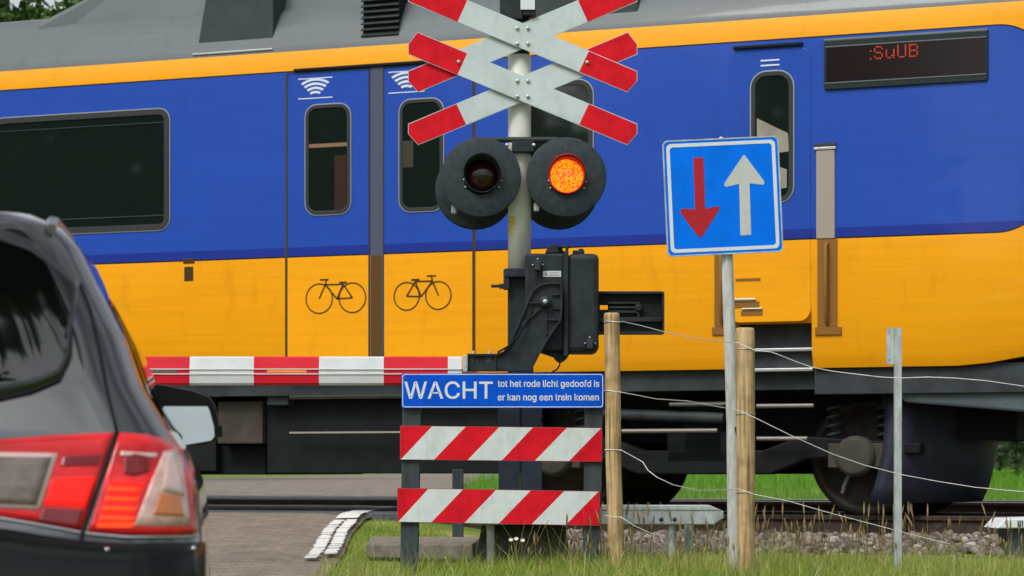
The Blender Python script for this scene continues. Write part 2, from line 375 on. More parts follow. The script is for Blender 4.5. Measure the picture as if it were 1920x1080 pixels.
t.links.new(bk.outputs['Color'], mx.inputs[6]); t.links.new(r.outputs[0], mx.inputs[7]); t.links.new(mx.outputs[2], b.inputs['Base Color'])
bp = t.nodes.new('ShaderNodeBump'); bp.inputs['Strength'].default_value = .6; bp.inputs['Distance'].default_value = .01
t.links.new(n.outputs['Fac'], bp.inputs['Height']); t.links.new(bp.outputs[0], b.inputs['Normal'])
tag(MB().add(vs, fs, 0, True).build('road', rm, fixn=False), kind='structure')
# worn white edge line: separate paint patches on the bricks, then continuous over the deck
lm = mat('worn_road_paint', (.72, .72, .69), .7, var=.12, scale=30)
mb = MB()
def line_strip(mb, x_off0, x_off1, y0, y1, lift, rag):
    ysn = np.arange(y0, y1 + .01, .034)
    for a_, b_ in zip(ysn[:-1], ysn[1:]):
        if rag and rng.random() < .07: continue
        j0, j1 = (rng.normal(0, rag), rng.normal(0, rag))
        pts = []
        for y, o in ((a_, x_off0 + j0), (a_, x_off1 + j1), (b_ - (.0018 if rag else 0), x_off1 + j1), (b_ - (.0018 if rag else 0), x_off0 + j0)):
            x_ = float(redge(y)) + o; pts.append((x_, y, float(rhgt(x_, y)) + lift))
        mb.add(pts, [(0, 1, 2, 3)])
line_strip(mb, -.105, -.025, 16.5, 20.0, .005, .006)
line_strip(mb, -.205, -.125, 16.2, 20.0, .005, .006)
line_strip(mb, -.20, -.03, 20.05, 24.6, .012, .004)
tag(mb.build('road_marking', lm, fixn=False), kind='structure')

# ================================================================== RAILWAY
def to_world(s, q, z): x_, y_ = railxy(s, q); return (x_, y_, z)
def railway(q0, zt, label, s0, s1):
    root = thing('railway_track', label, 'railway track', to_world(0, q0, 0))
    prof = [(-.075, 0), (.075, 0), (.075, .014), (.012, .035), (.012, .125), (.036, .138), (.036, .165), (.028, .172), (-.028, .172), (-.036, .165), (-.036, .138), (-.012, .125), (-.012, .035), (-.075, .014)]
    for side in (-.7525, .7525):
        mb = MB(); n = len(prof)
        vs = [to_world(s, q0 + side + a, zt - .172 + h) for s in (s0, s1) for a, h in prof]
        mb.add(vs, [(i, (i + 1) % n, n + (i + 1) % n, n + i) for i in range(n)])
        mb.m[7] = 1; mb.m[6] = 1; mb.m[8] = 1
        mb.build('rail', [M['rail'], M['railhead']], root, bevel=0)
    sm = None
    for k in range(int((s1 - s0) / .6)):
        s = s0 + .3 + k * .6
        if not (-1.0 < s < 6.0): continue
        if sm is None:
            mb = MB(); a = to_world(0, q0, 0)
            T = Matrix.Translation(Vector(a)) @ Matrix.Rotation(-AL, 4, 'Z')
            mb.box(-.13, .13, -1.25, 1.25, zt - .172 - .20, zt - .172, T=T)
            sm = mb.build('sleeper', M['sleeper'], root, bevel=.015); o = sm
        else:
            o = sm.copy(); COL.objects.link(o); o.parent = root
        o.location = Vector(to_world(s, q0, 0)) - Vector(to_world(0, q0, 0))
    return root
QT1 = .68 + .72; ZR1 = .26; QT2 = QT1 + 4.3; ZR2 = .315
railway(QT1, ZR1, 'rusty railway track the yellow and blue train runs on', -22, 16)
railway(QT2, ZR2, 'empty rusty railway track behind the train beside the green field', -26, 26)
# crossing deck panels between and beside the rails
def deck(label, q0, zt):
    root = thing('crossing_deck', label, 'level crossing', to_world(-3, q0, 0), group='rubber decks of the level crossing')
    for qa, qb in ((-1.62, -.80), (-.66, -.02), (.02, .66), (.80, 1.62)):
        for k in range(5):
            # road spans from its edge to the left
            x1 = float(redge(D0 + (q0 + qa) * CA + .8)) + .25 - k * 1.2; x0 = x1 - 1.19
            sA = (x0 - (q0 + qa) * SA) / CA; sB = (x1 - (q0 + qa) * SA) / CA
            vs = [to_world(s, q0 + q_, z) for z in (zt - .16, zt + .004) for s, q_ in ((sA, qa), (sB, qa), (sB, qb), (sA, qb))]
            MB().add(vs, [(3, 2, 1, 0), (4, 5, 6, 7), (0, 1, 5, 4), (1, 2, 6, 5), (2, 3, 7, 6), (3, 0, 4, 7)]).build('deck_panel', M['rubber'], root, bevel=.012)
deck('dark rubber crossing deck under the passing train', QT1, ZR1 + .004)
deck('dark rubber crossing deck on the empty track behind', QT2, ZR2)

# ballast: individual stones
def ico():
    p = (1 + 5 ** .5) / 2
    v = np.array([(-1, p, 0), (1, p, 0), (-1, -p, 0), (1, -p, 0), (0, -1, p), (0, 1, p), (0, -1, -p), (0, 1, -p), (p, 0, -1), (p, 0, 1), (-p, 0, -1), (-p, 0, 1)], float)
    f = [(0, 11, 5), (0, 5, 1), (0, 1, 7), (0, 7, 10), (0, 10, 11), (1, 5, 9), (5, 11, 4), (11, 10, 2), (10, 7, 6), (7, 1, 8), (3, 9, 4), (3, 4, 2), (3, 2, 6), (3, 6, 8), (3, 8, 9), (4, 9, 5), (2, 4, 11), (6, 2, 10), (8, 6, 7), (9, 8, 1)]
    return v / np.linalg.norm(v[0]), np.array(f)
IV, IF = ico()
def fast_mesh(name, V, Fc, mats, tone=None, smooth=False):
    me = bpy.data.meshes.new(name); k = Fc.shape[1]
    me.vertices.add(len(V)); me.vertices.foreach_set('co', V.astype(np.float32).ravel())
    me.loops.add(Fc.size); me.loops.foreach_set('vertex_index', Fc.astype(np.int32).ravel())
    me.polygons.add(len(Fc)); me.polygons.foreach_set('loop_start', np.arange(0, Fc.size, k, dtype=np.int32))
    if tone is not None:
        a = me.attributes.new('tone', 'FLOAT', 'POINT'); a.data.foreach_set('value', tone.astype(np.float32))
    me.update(calc_edges=True); me.validate()
    if smooth: me.polygons.foreach_set('use_smooth', np.ones(len(Fc), bool))
    me.materials.append(mats)
    o = bpy.data.objects.new(name, me); COL.objects.link(o); return o
def stones(s, q, z, r):
    n = len(s); X = s * CA + q * SA; Y = D0 - s * SA + q * CA
    sc = r[:, None, None] * rng.uniform(.6, 1.25, (n, 1, 3)) * rng.uniform(.78, 1.18, (n, 12, 1))
    A = rng.normal(size=(n, 3, 3)); Q, _ = np.linalg.qr(A)
    V = np.einsum('nij,nkj->nki', Q, IV[None] * sc); V[:, :, 2] *= .8
    V += np.stack([X, Y, z], 1)[:, None, :]
    Fc = (IF[None] + (np.arange(n) * 12)[:, None, None]).reshape(-1, 3)
    return V.reshape(-1, 3), Fc, np.repeat(rng.random(n), 12)
sm_ = bpy.data.materials.new('ballast'); sm_.use_nodes = True; t = sm_.node_tree; b = t.nodes['Principled BSDF']; b.inputs['Roughness'].default_value = .9
a = t.nodes.new('ShaderNodeAttribute'); a.attribute_name = 'tone'; r = t.nodes.new('ShaderNodeValToRGB'); e = r.color_ramp.elements
e[0].color = (.045, .036, .03, 1); e[1].color = (.40, .36, .32, 1); x = e.new(.5); x.color = (.18, .15, .13, 1); x = e.new(.85); x.color = (.22, .17, .135, 1)
t.links.new(a.outputs['Fac'], r.inputs[0]); t.links.new(r.outputs[0], b.inputs['Base Color'])
def field(n, qa, qb, s0, s1):
    q = rng.uniform(qa, qb, n); s = rng.uniform(s0, s1, n)
    return s, q
parts = []
s, q = field(6800, -2.9, .60, -.55, 5.2)
keep = rng.random(len(s)) < np.clip((q + 3.1) / .9, .08, 1); s, q = s[keep], q[keep]; X, Y = railxy(s, q); keep = X > redge(Y) + 1.15; s, q = s[keep], q[keep]
X, Y = railxy(s, q)
parts.append(stones(s, q, hgt(X, Y) + rng.uniform(-.02, .035, len(s)), rng.uniform(.018, .050, len(s))))
s, q = field(4200, .72, 3.3, -.4, 5.2); parts.append(stones(s, q, .09 + rng.uniform(-.01, .035, len(s)), rng.uniform(.025, .045, len(s))))
s, q = field(5200, 3.9, 8.0, -.4, 7); parts.append(stones(s, q, .125 + rng.uniform(-.01, .035, len(s)), rng.uniform(.025, .045, len(s))))
off = 0; Vs, Fs, Ts = [], [], []
for V, Fc, T_ in parts: Vs.append(V); Fs.append(Fc + off); Ts.append(T_); off += len(V)
tag(fast_mesh('ballast', np.concatenate(Vs), np.concatenate(Fs), sm_, np.concatenate(Ts)), kind='stuff')
# gravel bed sheet beneath the stones
vs = []; fs = []
for q_ in (-2.3, -1.2, 3.2, 4.2, 7.9):
    for s_ in (.9, 60): 
        x_, y_ = railxy(s_, q_); vs.append((x_, y_, float(np.interp(q_, HQ, HH)) + .012))
for i in range(4): fs.append((2 * i, 2 * i + 1, 2 * i + 3, 2 * i + 2))
tag(MB().add(vs, fs).build('track_bed', mat('dark_gravel', (.06, .05, .043), .95, var=.5, scale=25, bump=.6, bscale=40), fixn=False), kind='structure')

# ================================================================== TRAIN
zyb, zb, zsb, zst = TZ(1100, 696), TZ(1100, 464), TZ(1300, 83), TZ(1300, 44)
sBE = TS(1975)
tm = bpy.data.materials.new('train_livery'); tm.use_nodes = True; M['livery'] = tm
t = tm.node_tree; b = t.nodes['Principled BSDF']; b.inputs['Roughness'].default_value = .45; b.inputs['Specular IOR Level'].default_value = .22; b.inputs['Coat Weight'].default_value = .35; b.inputs['Coat Roughness'].default_value = .07; b.inputs['Coat IOR'].default_value = 1.4
tx = t.nodes.new('ShaderNodeTexCoord'); sp = t.nodes.new('ShaderNodeSeparateXYZ'); t.links.new(tx.outputs['Object'], sp.inputs[0])
def mth(op, a, bb=None, c=None):
    nd = t.nodes.new('ShaderNodeMath'); nd.operation = op
    for i, v_ in enumerate((a, bb, c)):
        if v_ is None: continue
        if isinstance(v_, (int, float)): nd.inputs[i].default_value = v_
        else: t.links.new(v_, nd.inputs[i])
    return nd.outputs[0]
def mixc(fac, c1, c2):
    nd = t.nodes.new('ShaderNodeMix'); nd.data_type = 'RGBA'; t.links.new(fac, nd.inputs[0])
    for i, c in ((6, c1), (7, c2)):
        if isinstance(c, tuple): nd.inputs[i].default_value = (*c, 1)
        else: t.links.new(c, nd.inputs[i])
    return nd.outputs[2]
X_, Z_ = sp.outputs[0], sp.outputs[2]
rad = .42; hx = 15.0; cx = sBE - hx; hz = (zsb - zb) / 2; cz_ = (zsb + zb) / 2
dx = mth('MAXIMUM', mth('SUBTRACT', mth('ABSOLUTE', mth('SUBTRACT', X_, cx)), hx - rad), 0)
dz = mth('MAXIMUM', mth('SUBTRACT', mth('ABSOLUTE', mth('SUBTRACT', Z_, cz_)), hz - rad), 0)
sd = mth('SUBTRACT', mth('SQRT', mth('ADD', mth('MULTIPLY', dx, dx), mth('MULTIPLY', dz, dz))), rad)
inside = mth('LESS_THAN', sd, 0.0); core = mth('LESS_THAN', sd, -.012)
YEL = (.80, .32, .004); BLU = (.016, .050, .40); DBL = (.010, .030, .27)
nn_ = t.nodes.new('ShaderNodeTexNoise'); nn_.inputs['Scale'].default_value = 1.1; nn_.inputs['Detail'].default_value = 5
mpn = t.nodes.new('ShaderNodeMapping'); mpn.inputs['Scale'].default_value = (.5, 1, 1.6); t.links.new(tx.outputs['Object'], mpn.inputs[0]); t.links.new(mpn.outputs[0], nn_.inputs['Vector'])
ygr = mixc(nn_.outputs['Fac'], (.93, .40, .002), (.82, .32, .002))
blu = mixc(nn_.outputs['Fac'], (.016, .073, .44), (.012, .060, .36))
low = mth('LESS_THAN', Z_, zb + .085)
c_in = mixc(low, blu, DBL)  # crease reflection painted in as a darker blue band
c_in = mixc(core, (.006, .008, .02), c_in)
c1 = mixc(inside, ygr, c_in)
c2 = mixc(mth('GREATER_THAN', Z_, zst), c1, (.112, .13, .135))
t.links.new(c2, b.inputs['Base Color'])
grime(tm, .30, (.62, .58, .52), (.22, 1, 7.0), 60, .47)
grime(tm, .55, (.42, .36, .30), (1.6, 1, .55), 90, .62)
sg_ = t.nodes.new('ShaderNodeTexNoise'); sg_.inputs['Scale'].default_value = 1.3; t.links.new(tx.outputs['Object'], sg_.inputs['Vector'])
bpl = t.nodes.new('ShaderNodeBump'); bpl.inputs['Strength'].default_value = .25; bpl.inputs['Distance'].default_value = .02; t.links.new(sg_.outputs['Fac'], bpl.inputs['Height'])
t.links.new(bpl.outputs[0], b.inputs['Coat Normal'])
train = thing('train', 'yellow and blue passenger train with grey roof passing over the level crossing', 'train', (0, D0, 0), -AL)
# body loft
side = [(.05, 0.0), (.0, .18)]
def section(inset, zbot, ztop=0, sag=0):
    hw = 1.42
    pr = [(.04, zbot), (0, zbot + .12), (0, zb), (0, zsb), (.004, zst), (.03, zst + .07), (.09, zst + .20), (.20, zst + .36), (.42, zst + .51), (.85, zst + .60), (1.42, zst + .63)]
    pts = pr + [(2 * hw - a, z) for a, z in pr[-2::-1]]
    return [(hw + (a - hw) * (1 - inset / hw), z - (z - zyb) * sag) for a, z in pts]
zdoor = TZ(1450, 606)
sA, sB = TS(1376), TS(1522)
stn = [(-30, 0, zyb, 0), (sA, 0, zyb, 0), (sA + .002, 0, zdoor, 0), (sB, 0, zdoor, 0), (sB + .002, 0, zyb, 0), (3.6, 0, zyb, 0), (3.85, 0, zyb + .02, 0), (4.15, .004, zyb + .07, 0), (4.5, .03, zyb + .14, .005), (4.9, .10, zyb + .20, .02), (5.3, .24, zyb + .24, .06), (5.65, .45, zyb + .27, .14), (5.9, .75, zyb + .3, .25), (6.0, 1.0, zyb + .32, .32)]
vs = []; fs = []
for s_, ins, zb_, sg in stn: vs += [(s_, a, z) for a, z in section(ins, zb_, 0, sg)]
n = 21
for i in range(len(stn) - 1):
    for j in range(n): fs.append((i * n + j, i * n + (j + 1) % n, (i + 1) * n + (j + 1) % n, (i + 1) * n + j))
fs += [list(range(n)), list(range((len(stn) - 1) * n, len(stn) * n))[::-1]]
o = MB().add(vs, fs, 0, True).build('body', tm, train, local=True)
md = o.modifiers.new('split', 'EDGE_SPLIT'); md.split_angle = R(35)

def tprism(name, m, poly_px, n0, n1, parent=None, bevel=0):
    return MB().prism([(TS(px, n0), TZ(px, py, n0)) for px, py in poly_px], n0, n1).build(name, m, parent or train, local=True, bevel=bevel)
def tbox(name, m, px0, px1, pya, pyb, n0, n1, parent=None, bevel=0.004, pref=None):   # pya, pyb measured at column pref (default: middle)
    pr_ = pref if pref is not None else (px0 + px1) / 2
    z0, z1 = TZ(pr_, pyb, n0), TZ(pr_, pya, n0)
    return MB().box(TS(px0, n0), TS(px1, n0), n0, n1, z0, z1).build(name, m, parent or train, local=True, bevel=bevel)
def twindow(name, px0, px1, pyt, pyb, rr_, fw=.035, parent=None, tilt=None, gl='trainglass'):
    pm = (px0 + px1) / 2
    x0, x1, z0, z1 = TS(px0), TS(px1), TZ(pm, pyb), TZ(pm, pyt)
    P = parent or train
    e0 = .006 if P is not train else 0.
    fr = MB().hoop(rrect(x0, x1, z0, z1, rr_), rrect(x0 + fw, x1 - fw, z0 + fw, z1 - fw, max(.02, rr_ - fw)), -.012 - e0, .006).build(name, M['winframe'], P, local=True, bevel=.003)
    g = MB().prism(rrect(x0 + fw * .9, x1 - fw * .9, z0 + fw * .9, z1 - fw * .9, max(.02, rr_ - fw)), -.004 - e0, .004)
    g.build('pane', M[gl], fr if P is train else P, local=True)
    a = MB().hoop(rrect(x0 - .008, x1 + .008, z0 - .008, z1 + .008, rr_ + .008), rrect(x0, x1, z0, z1, rr_), -.007 - e0, .004)
    a.build('trim', M['alu'], fr if P is train else P, local=True)
    return fr
# saloon window left
w = twindow('window', -12, 318, 213, 437, .10, .05)
zz = TZ(160, 237); zq = TZ(160, 411)
MB().box(TS(0), TS(308), -.009, -.003, zz - .008, zz).build('pane_strip', M['winframe'], w, local=True)
MB().box(TS(0), TS(308), -.009, -.003, zq, zq + .010).build('pane_strip', M['winframe'], w, local=True)
# more coach windows outside the frame to the left
w2 = twindow('window', -640, -250, 213 + 20, 437 + 10, .10, .05)
# window behind the mast
twindow('window', 985, 1112, 152, 384, .12, .04)
# passenger double door
zdt = TZ(600, 128)
for k, (a, bx_, wa, wb, wt, wbm, ia, ib, it, ibt, ba, bb_, bt, bbm) in enumerate((
        (537, 694, 574, 658, 196, 402, 560, 624, 146, 185, 573, 688, 522, 588),
        (718, 889, 750, 832, 186, 396, 729, 797, 133, 174, 738, 848, 516, 582))):
    pm = (a + bx_) / 2
    z1 = TZ(700, 126); z0 = zyb + .02
    lf = MB().prism(rrect(TS(a), TS(bx_), z0, z1, .03), -.006, .012).build('door_leaf', tm, train, local=True, bevel=.004)
    MB().hoop(rrect(TS(a) + .001, TS(bx_) - .001, z0, z1, .03), rrect(TS(a) + .013, TS(bx_) - .013, z0 + .012, z1 - .012, .02), -.0085, -.005).build('door_seal', M['winframe'], lf, local=True)
    twindow('window_frame', wa, wb, wt, wbm, .10, .03, lf)
    if k == 0:
        MB().box(TS(wa + 6), TS(wb - 6), -.0112, -.0102, TZ(pm, 276), TZ(pm, 269)).build('grab_rail', mat('brown_rail', (.22, .13, .08), .5), lf, local=True)
        MB().box(TS(wb - 30), TS(wb - 8), -.0109, -.0101, TZ(pm, 396), TZ(pm, 292)).build('partition', mat('inner_partition', (.035, .02, .014), .3), lf, local=True)
    else:
        MB().box(TS(wa + 6), TS(wa + 26), -.0109, -.0101, TZ(pm, 312), TZ(pm, 262)).build('partition', mat('inner_panel', (.05, .045, .035), .3), lf, local=True)
    # wireless network pictogram between two white lines
    mb = MB(); im = (ia + ib) / 2; x0, x1, zz0, zz1 = TS(ia), TS(ib), TZ(im, ibt), TZ(im, it)
    xc = (x0 + x1) / 2; hh = zz1 - zz0
    mb.box(x0, x1, -.009, -.005, zz1 - .008, zz1); mb.box(x0, x1, -.009, -.005, zz0, zz0 + .008)
    for i, fr in enumerate((.16, .34, .52, .70)):
        rr0 = hh * (.28 + .20 * i); c0 = zz0 + hh * -.02
        P1 = []; P2 = []
        for j in range(13):
            a_ = R(52 + 76 * j / 12); P1.append((xc + 1.25 * rr0 * math.cos(a_), c0 + rr0 * math.sin(a_)))
            P2.append((xc + 1.25 * (rr0 + hh * .11) * math.cos(a_), c0 + (rr0 + hh * .11) * math.sin(a_)))
        mb.prism(P1 + P2[::-1], -.009, -.005)
    mb.build('pictogram', M['decal'], lf, local=True)
    # bicycle pictogram
    mb = MB(); im = (ba + bb_) / 2; x0, x1, zz0, zz1 = TS(ba), TS(bb_), TZ(im, bbm), TZ(im, bt)
    ww = x1 - x0; rw = ww * .225; flip = 1 if k else -1; xc = (x0 + x1) / 2
    A = (xc - flip * ww * .27, zz0 + rw); B = (xc + flip * ww * .27, zz0 + rw)
    for c in (A, B): mb.hoop(disc(*c, rw, 28), disc(*c, rw - .010, 28), -.009, -.005)
    C = (xc - flip * ww * .02, zz0 + rw * .95); S = (xc - flip * ww * .12, zz1 - .05); H = (xc + flip * ww * .17, zz1 - .05)
    def seg(p, q_, w_=.006):
        d = Vector((q_[0] - p[0], q_[1] - p[1])).normalized(); nrm = (-d.y * w_, d.x * w_)
        mb.prism([(p[0] + nrm[0], p[1] + nrm[1]), (q_[0] + nrm[0], q_[1] + nrm[1]), (q_[0] - nrm[0], q_[1] - nrm[1]), (p[0] - nrm[0], p[1] - nrm[1])], -.009, -.005)
    for p, q_ in ((A, C), (A, S), (S, C), (S, H), (C, H), (H, B)): seg(p, q_)
    seg((S[0] - .035, S[1] + .014), (S[0] + .035, S[1] + .014), .008)
    seg((H[0], H[1]), (H[0] - flip * .01, zz1 - .01)); seg((H[0] - .05, zz1 - .008), (H[0] + .03, zz1 - .008))
    mb.build('pictogram', M['ink'], lf, local=True)
tbox('door_rubber', M['doorgap'], 694, 718, 124, 668, -.010, .012, pref=706)
MB().box(TS(697), TS(716), -.013, -.009, zyb + .03, zb - .005).build('door_rubber', M['doorgapy'], train, local=True)
MB().box(TS(553), TS(880), -.03, .0, TZ(720, 124), TZ(720, 124) + .022).build('rain_gutter', M['under'], train, local=True, bevel=.004)
for px in (536, 890):
    MB().box(TS(px) - .006, TS(px) + .006, -.004, .004, zyb + .01, zsb - .03).build('door_joint', M['doorgapy'], train, local=True)
# small data plate on the yellow side
o_ = tbox('data_plate', M['ink'], 345, 362, 500, 527, -.004, .004)
tbox('hatch_lock', M['ink'], 343, 364, 484, 494, -.006, .004)
# front crew door
cd = MB().prism(rrect(TS(1366), TS(1520), zdoor + .01, TZ(1440, 92), .09), -.006, .012).build('crew_door', tm, train, local=True, bevel=.004)
twindow('window_frame', 1409, 1488, 134, 380, .12, .035, cd)
MB().box(TS(1376), TS(1506), -.03, .0, TZ(1440, 92) + .012, TZ(1440, 92) + .034).build('rain_gutter', M['under'], train, local=True, bevel=.004)
mb = MB(); zz = TZ(1444, 124); 
for i in range(2): mb.box(TS(1427), TS(1462), -.010, -.006, zz + i * .038, zz + i * .038 + .012)
mb.build('door_number', M['decal'], cd, local=True)
# pale folded paper signs seen behind the crew door glass
mb = MB()
mb.prism([(TS(a_, 0), TZ(a_, b_, 0)) for a_, b_ in ((1420, 222), (1478, 250), (1480, 284), (1420, 292))], -.0115, -.0105)
mb.prism([(TS(a_, 0), TZ(a_, b_, 0)) for a_, b_ in ((1424, 300), (1476, 318), (1476, 352), (1424, 360))], -.0115, -.0105)
mb.build('notice', mat('beige_notice', (.27, .25, .20), .6, var=.2, scale=6), cd, local=True)
# door handle group
for a_, b_, c_, d_ in ((1370, 1418, 560, 564), (1392, 1430, 578, 581)):
    MB().box(TS(a_), TS(b_), -.022, -.006, TZ(1400, d_), TZ(1400, c_)).build('handle', M['alu'], cd, local=True, bevel=.003)
for a_, b_, c_, d_ in ((1380, 1426, 522, 527), (1372, 1424, 566, 577), (1390, 1430, 583, 592)):
    MB().box(TS(a_), TS(b_), -.010, -.004, TZ(1400, d_), TZ(1400, c_)).build('handle_recess', M['brown'], cd, local=True)
# handrails with recess
for px0, px1, top in ((1531, 1566, 268), (1338, 1366, 480)):
    pm = (px0 + px1) / 2
    h = MB()
    if top < 400:
        h.box(TS(px0), TS(px1), -.014, .006, zb + .002, TZ(pm, top + 14)).build('handrail_recess', M['handrail'], train, local=True, bevel=.006)
        MB().box(TS(px0 - 4), TS(px1 + 2), -.02, .006, TZ(pm, top + 13), TZ(pm, top + 8)).build('handrail_cap', M['alu'], train, local=True, bevel=.003)
        MB().box(TS(px0 - 3), TS(px1 + 2), -.015, .006, TZ(pm, top + 7), TZ(pm, top)).build('handrail_cap', M['under2'], train, local=True, bevel=.003)
    x0, x1 = TS(px0 + 2), TS(px1 + 4)
    MB().box(x0, x1, -.008, .006, TZ(pm, 612), zb - .004).build('handrail_recess', M['brown'], train, local=True)
    MB().tube([((x0 + x1) / 2, -.02, TZ(pm, 606)), ((x0 + x1) / 2, -.05, TZ(pm, 595)), ((x0 + x1) / 2, -.05, zb - .06), ((x0 + x1) / 2, -.012, zb - .03)], .014, 10).build('handrail', M['brown'], train, local=True)
    MB().box(TS(px0 - 2), TS(px1 + 12), -.016, .006, TZ(pm, 628), TZ(pm, 613)).build('step_lip', M['brown'], train, local=True, bevel=.003)
# destination display
x0, x1 = TS(1546), TS(1853); pm = 1700
z1, z0 = TZ(pm, 67), TZ(pm, 160)
dd = MB().prism(rrect(x0, x1, z0, z1, .02), -.02, .02).build('destination_display', mat('display_housing', (.018, .028, .028), .35), train, local=True, bevel=.004)
MB().prism(rrect(x0 + .02, x1 - .02, z0 + .055, z1 - .055, .006), -.024, -.019).build('screen', M['screen'], dd, local=True)
mb = MB(); mb.box(x0 + .01, x1 - .01, -.0245, -.019, z1 - .052, z1 - .046); mb.box(x0 + .01, x1 - .01, -.0245, -.019, z0 + .046, z0 + .052)
mb.box(x0, x1, -.021, -.0, z1 + .001, z1 + .012)
mb.build('trim', mat('display_trim', (.22, .25, .25), .3, metal=.5), dd, local=True)
GL = {':': ['0', '0', '1', '0', '0', '0', '1'], 'S': ['01110', '10001', '10000', '01110', '00001', '10001', '01110'], 'u': ['00000', '00000', '10001', '10001', '10001', '10011', '01101'],
      'U': ['10001', '10001', '10001', '10001', '10001', '10001', '01110'], '0': ['01110', '10001', '10011', '10101', '11001', '10001', '01110'], 'B': ['11110', '10001', '10001', '11110', '10001', '10001', '11110']}
mb = MB(); pit = .0145; xx = TS(1634); ztop = TZ(1690, 86)
for ch in ':SuUB':
    g = GL[ch]
    for rr_i, row in enumerate(g):
        for c_i, on in enumerate(row):
            if on == '1': mb.prism(disc(xx + c_i * pit, ztop - rr_i * pit, .0062, 6), -.026, -.023)
    xx += (len(g[0]) + 1.2) * pit
mb.build('lettering', M['led'], dd, local=True)
# roof fairing, louvres, panels
def fair(s0, s1, n0, z0, zt_, lead0, lead1, name, m):
    vs = []
    for s_, z_, nn in ((s0, z0, n0), (s0 + lead0, zt_, n0 + .16), (s1 - lead1, zt_, n0 + .16), (s1, z0, n0)):
        vs += [(s_, n0 if z_ == z0 else nn, z_), (s_, 2.84 - (n0 if z_ == z0 else nn), z_)]
    base = [(s0, n0, z0 - .25), (s1, n0, z0 - .25), (s1, 2.84 - n0, z0 - .25), (s0, 2.84 - n0, z0 - .25)]
    vs += base
    fs = [(0, 1, 3, 2), (2, 3, 5, 4), (4, 5, 7, 6), (0, 2, 4, 6, 9, 8), (7, 5, 3, 1, 11, 10), (0, 8, 11, 1), (6, 7, 10, 9)]
    return MB().add(vs, fs).build(name, m, train, local=True, bevel=.05)
rg = mat('roof_grey_paint', (.12, .14, .145), .42, var=.10, scale=1.5)
fairing = fair(TS(70, .3), TS(1240, .3), .24, zst + .44, zst + .90, 1.0, .5, 'roof_fairing', rg)
tprism('roof_panel', M['roofdark'], [(368, 100), (512, 90), (512, -60), (395, -60)], .06, .3, bevel=.01)
tprism('roof_panel', M['roofdark'], [(985, 90), (1196, 40), (1196, -60), (985, -60)], .06, .3, bevel=.01)
tbox('roof_ledge', M['alu'], 360, 510, 95, 99, .0, .1)
mb = MB(); mb.box(TS(676), TS(742), .05, .3, TZ(709, 80), TZ(709, -40)); mb.build('roof_vent', M['under'], train, local=True, bevel=.005)
mb = MB()
for i in range(10):
    z_ = TZ(709, 74 - i * 11); mb.add([(TS(674), .02, z_ - .008), (TS(744), .02, z_ - .008), (TS(744), .052, z_ + .016), (TS(674), .052, z_ + .016), (TS(674), .026, z_ - .014), (TS(744), .026, z_ - .014), (TS(744), .058, z_ + .010), (TS(674), .058, z_ + .010)],
        [(0, 1, 2, 3), (7, 6, 5, 4), (0, 4, 5, 1), (3, 2, 6, 7), (0, 3, 7, 4), (1, 5, 6, 2)])
mb.build('louvre', M['under2'], train, local=True)
# underframe
sill0 = zyb
def ub(name, m, px0, px1, py0, py1, n0, n1, bevel=.01): return tbox(name, m, px0, px1, py0, py1, n0, n1, bevel=bevel)
MB().box(-30, sA - .0, .10, 2.74, zyb - .16, zyb + .02).build('sill', M['under2'], train, local=True)
MB().box(sA - .02, sB + .02, .16, 2.68, zyb - .16, zdoor + .02).build('step_well', M['under2'], train, local=True)
mb = MB(); 
for i, (pa, pn) in enumerate(((652, .10), (690, .06))): mb.box(sA + .01, sB - .01, pn, .5, TZ(1450, pa + 6), TZ(1450, pa))
mb.build('step', M['alu'], train, local=True, bevel=.004)
MB().box(sB, 4.2, .08, 2.76, zyb - .20, zyb + .02).build('sill', M['under2'], train, local=True)
MB().box(-30, 3.9, .75, 2.1, .85, zyb).build('underframe', M['under'], train, local=True)
ub('equipment_box', M['brownbox'], 408, 492, 752, 832, .22, 1.2)
ub('equipment_box', M['under'], 200, 405, 740, 884, .30, 2.4)
ub('equipment_box', M['under'], 500, 1000, 745, 888, .26, 2.5)
ub('equipment_box', M['under'], 330, 498, 836, 890, .4, 2.3)
ub('equipment_box', M['under2'], 500, 540, 738, 760, .14, .3)
for py in (738, 742, 808): MB().box(TS(530), TS(990), .12, .15, TZ(760, py + 3), TZ(760, py)).build('conduit', M['pipe'] if py != 742 else M['brownbox'], train, local=True)
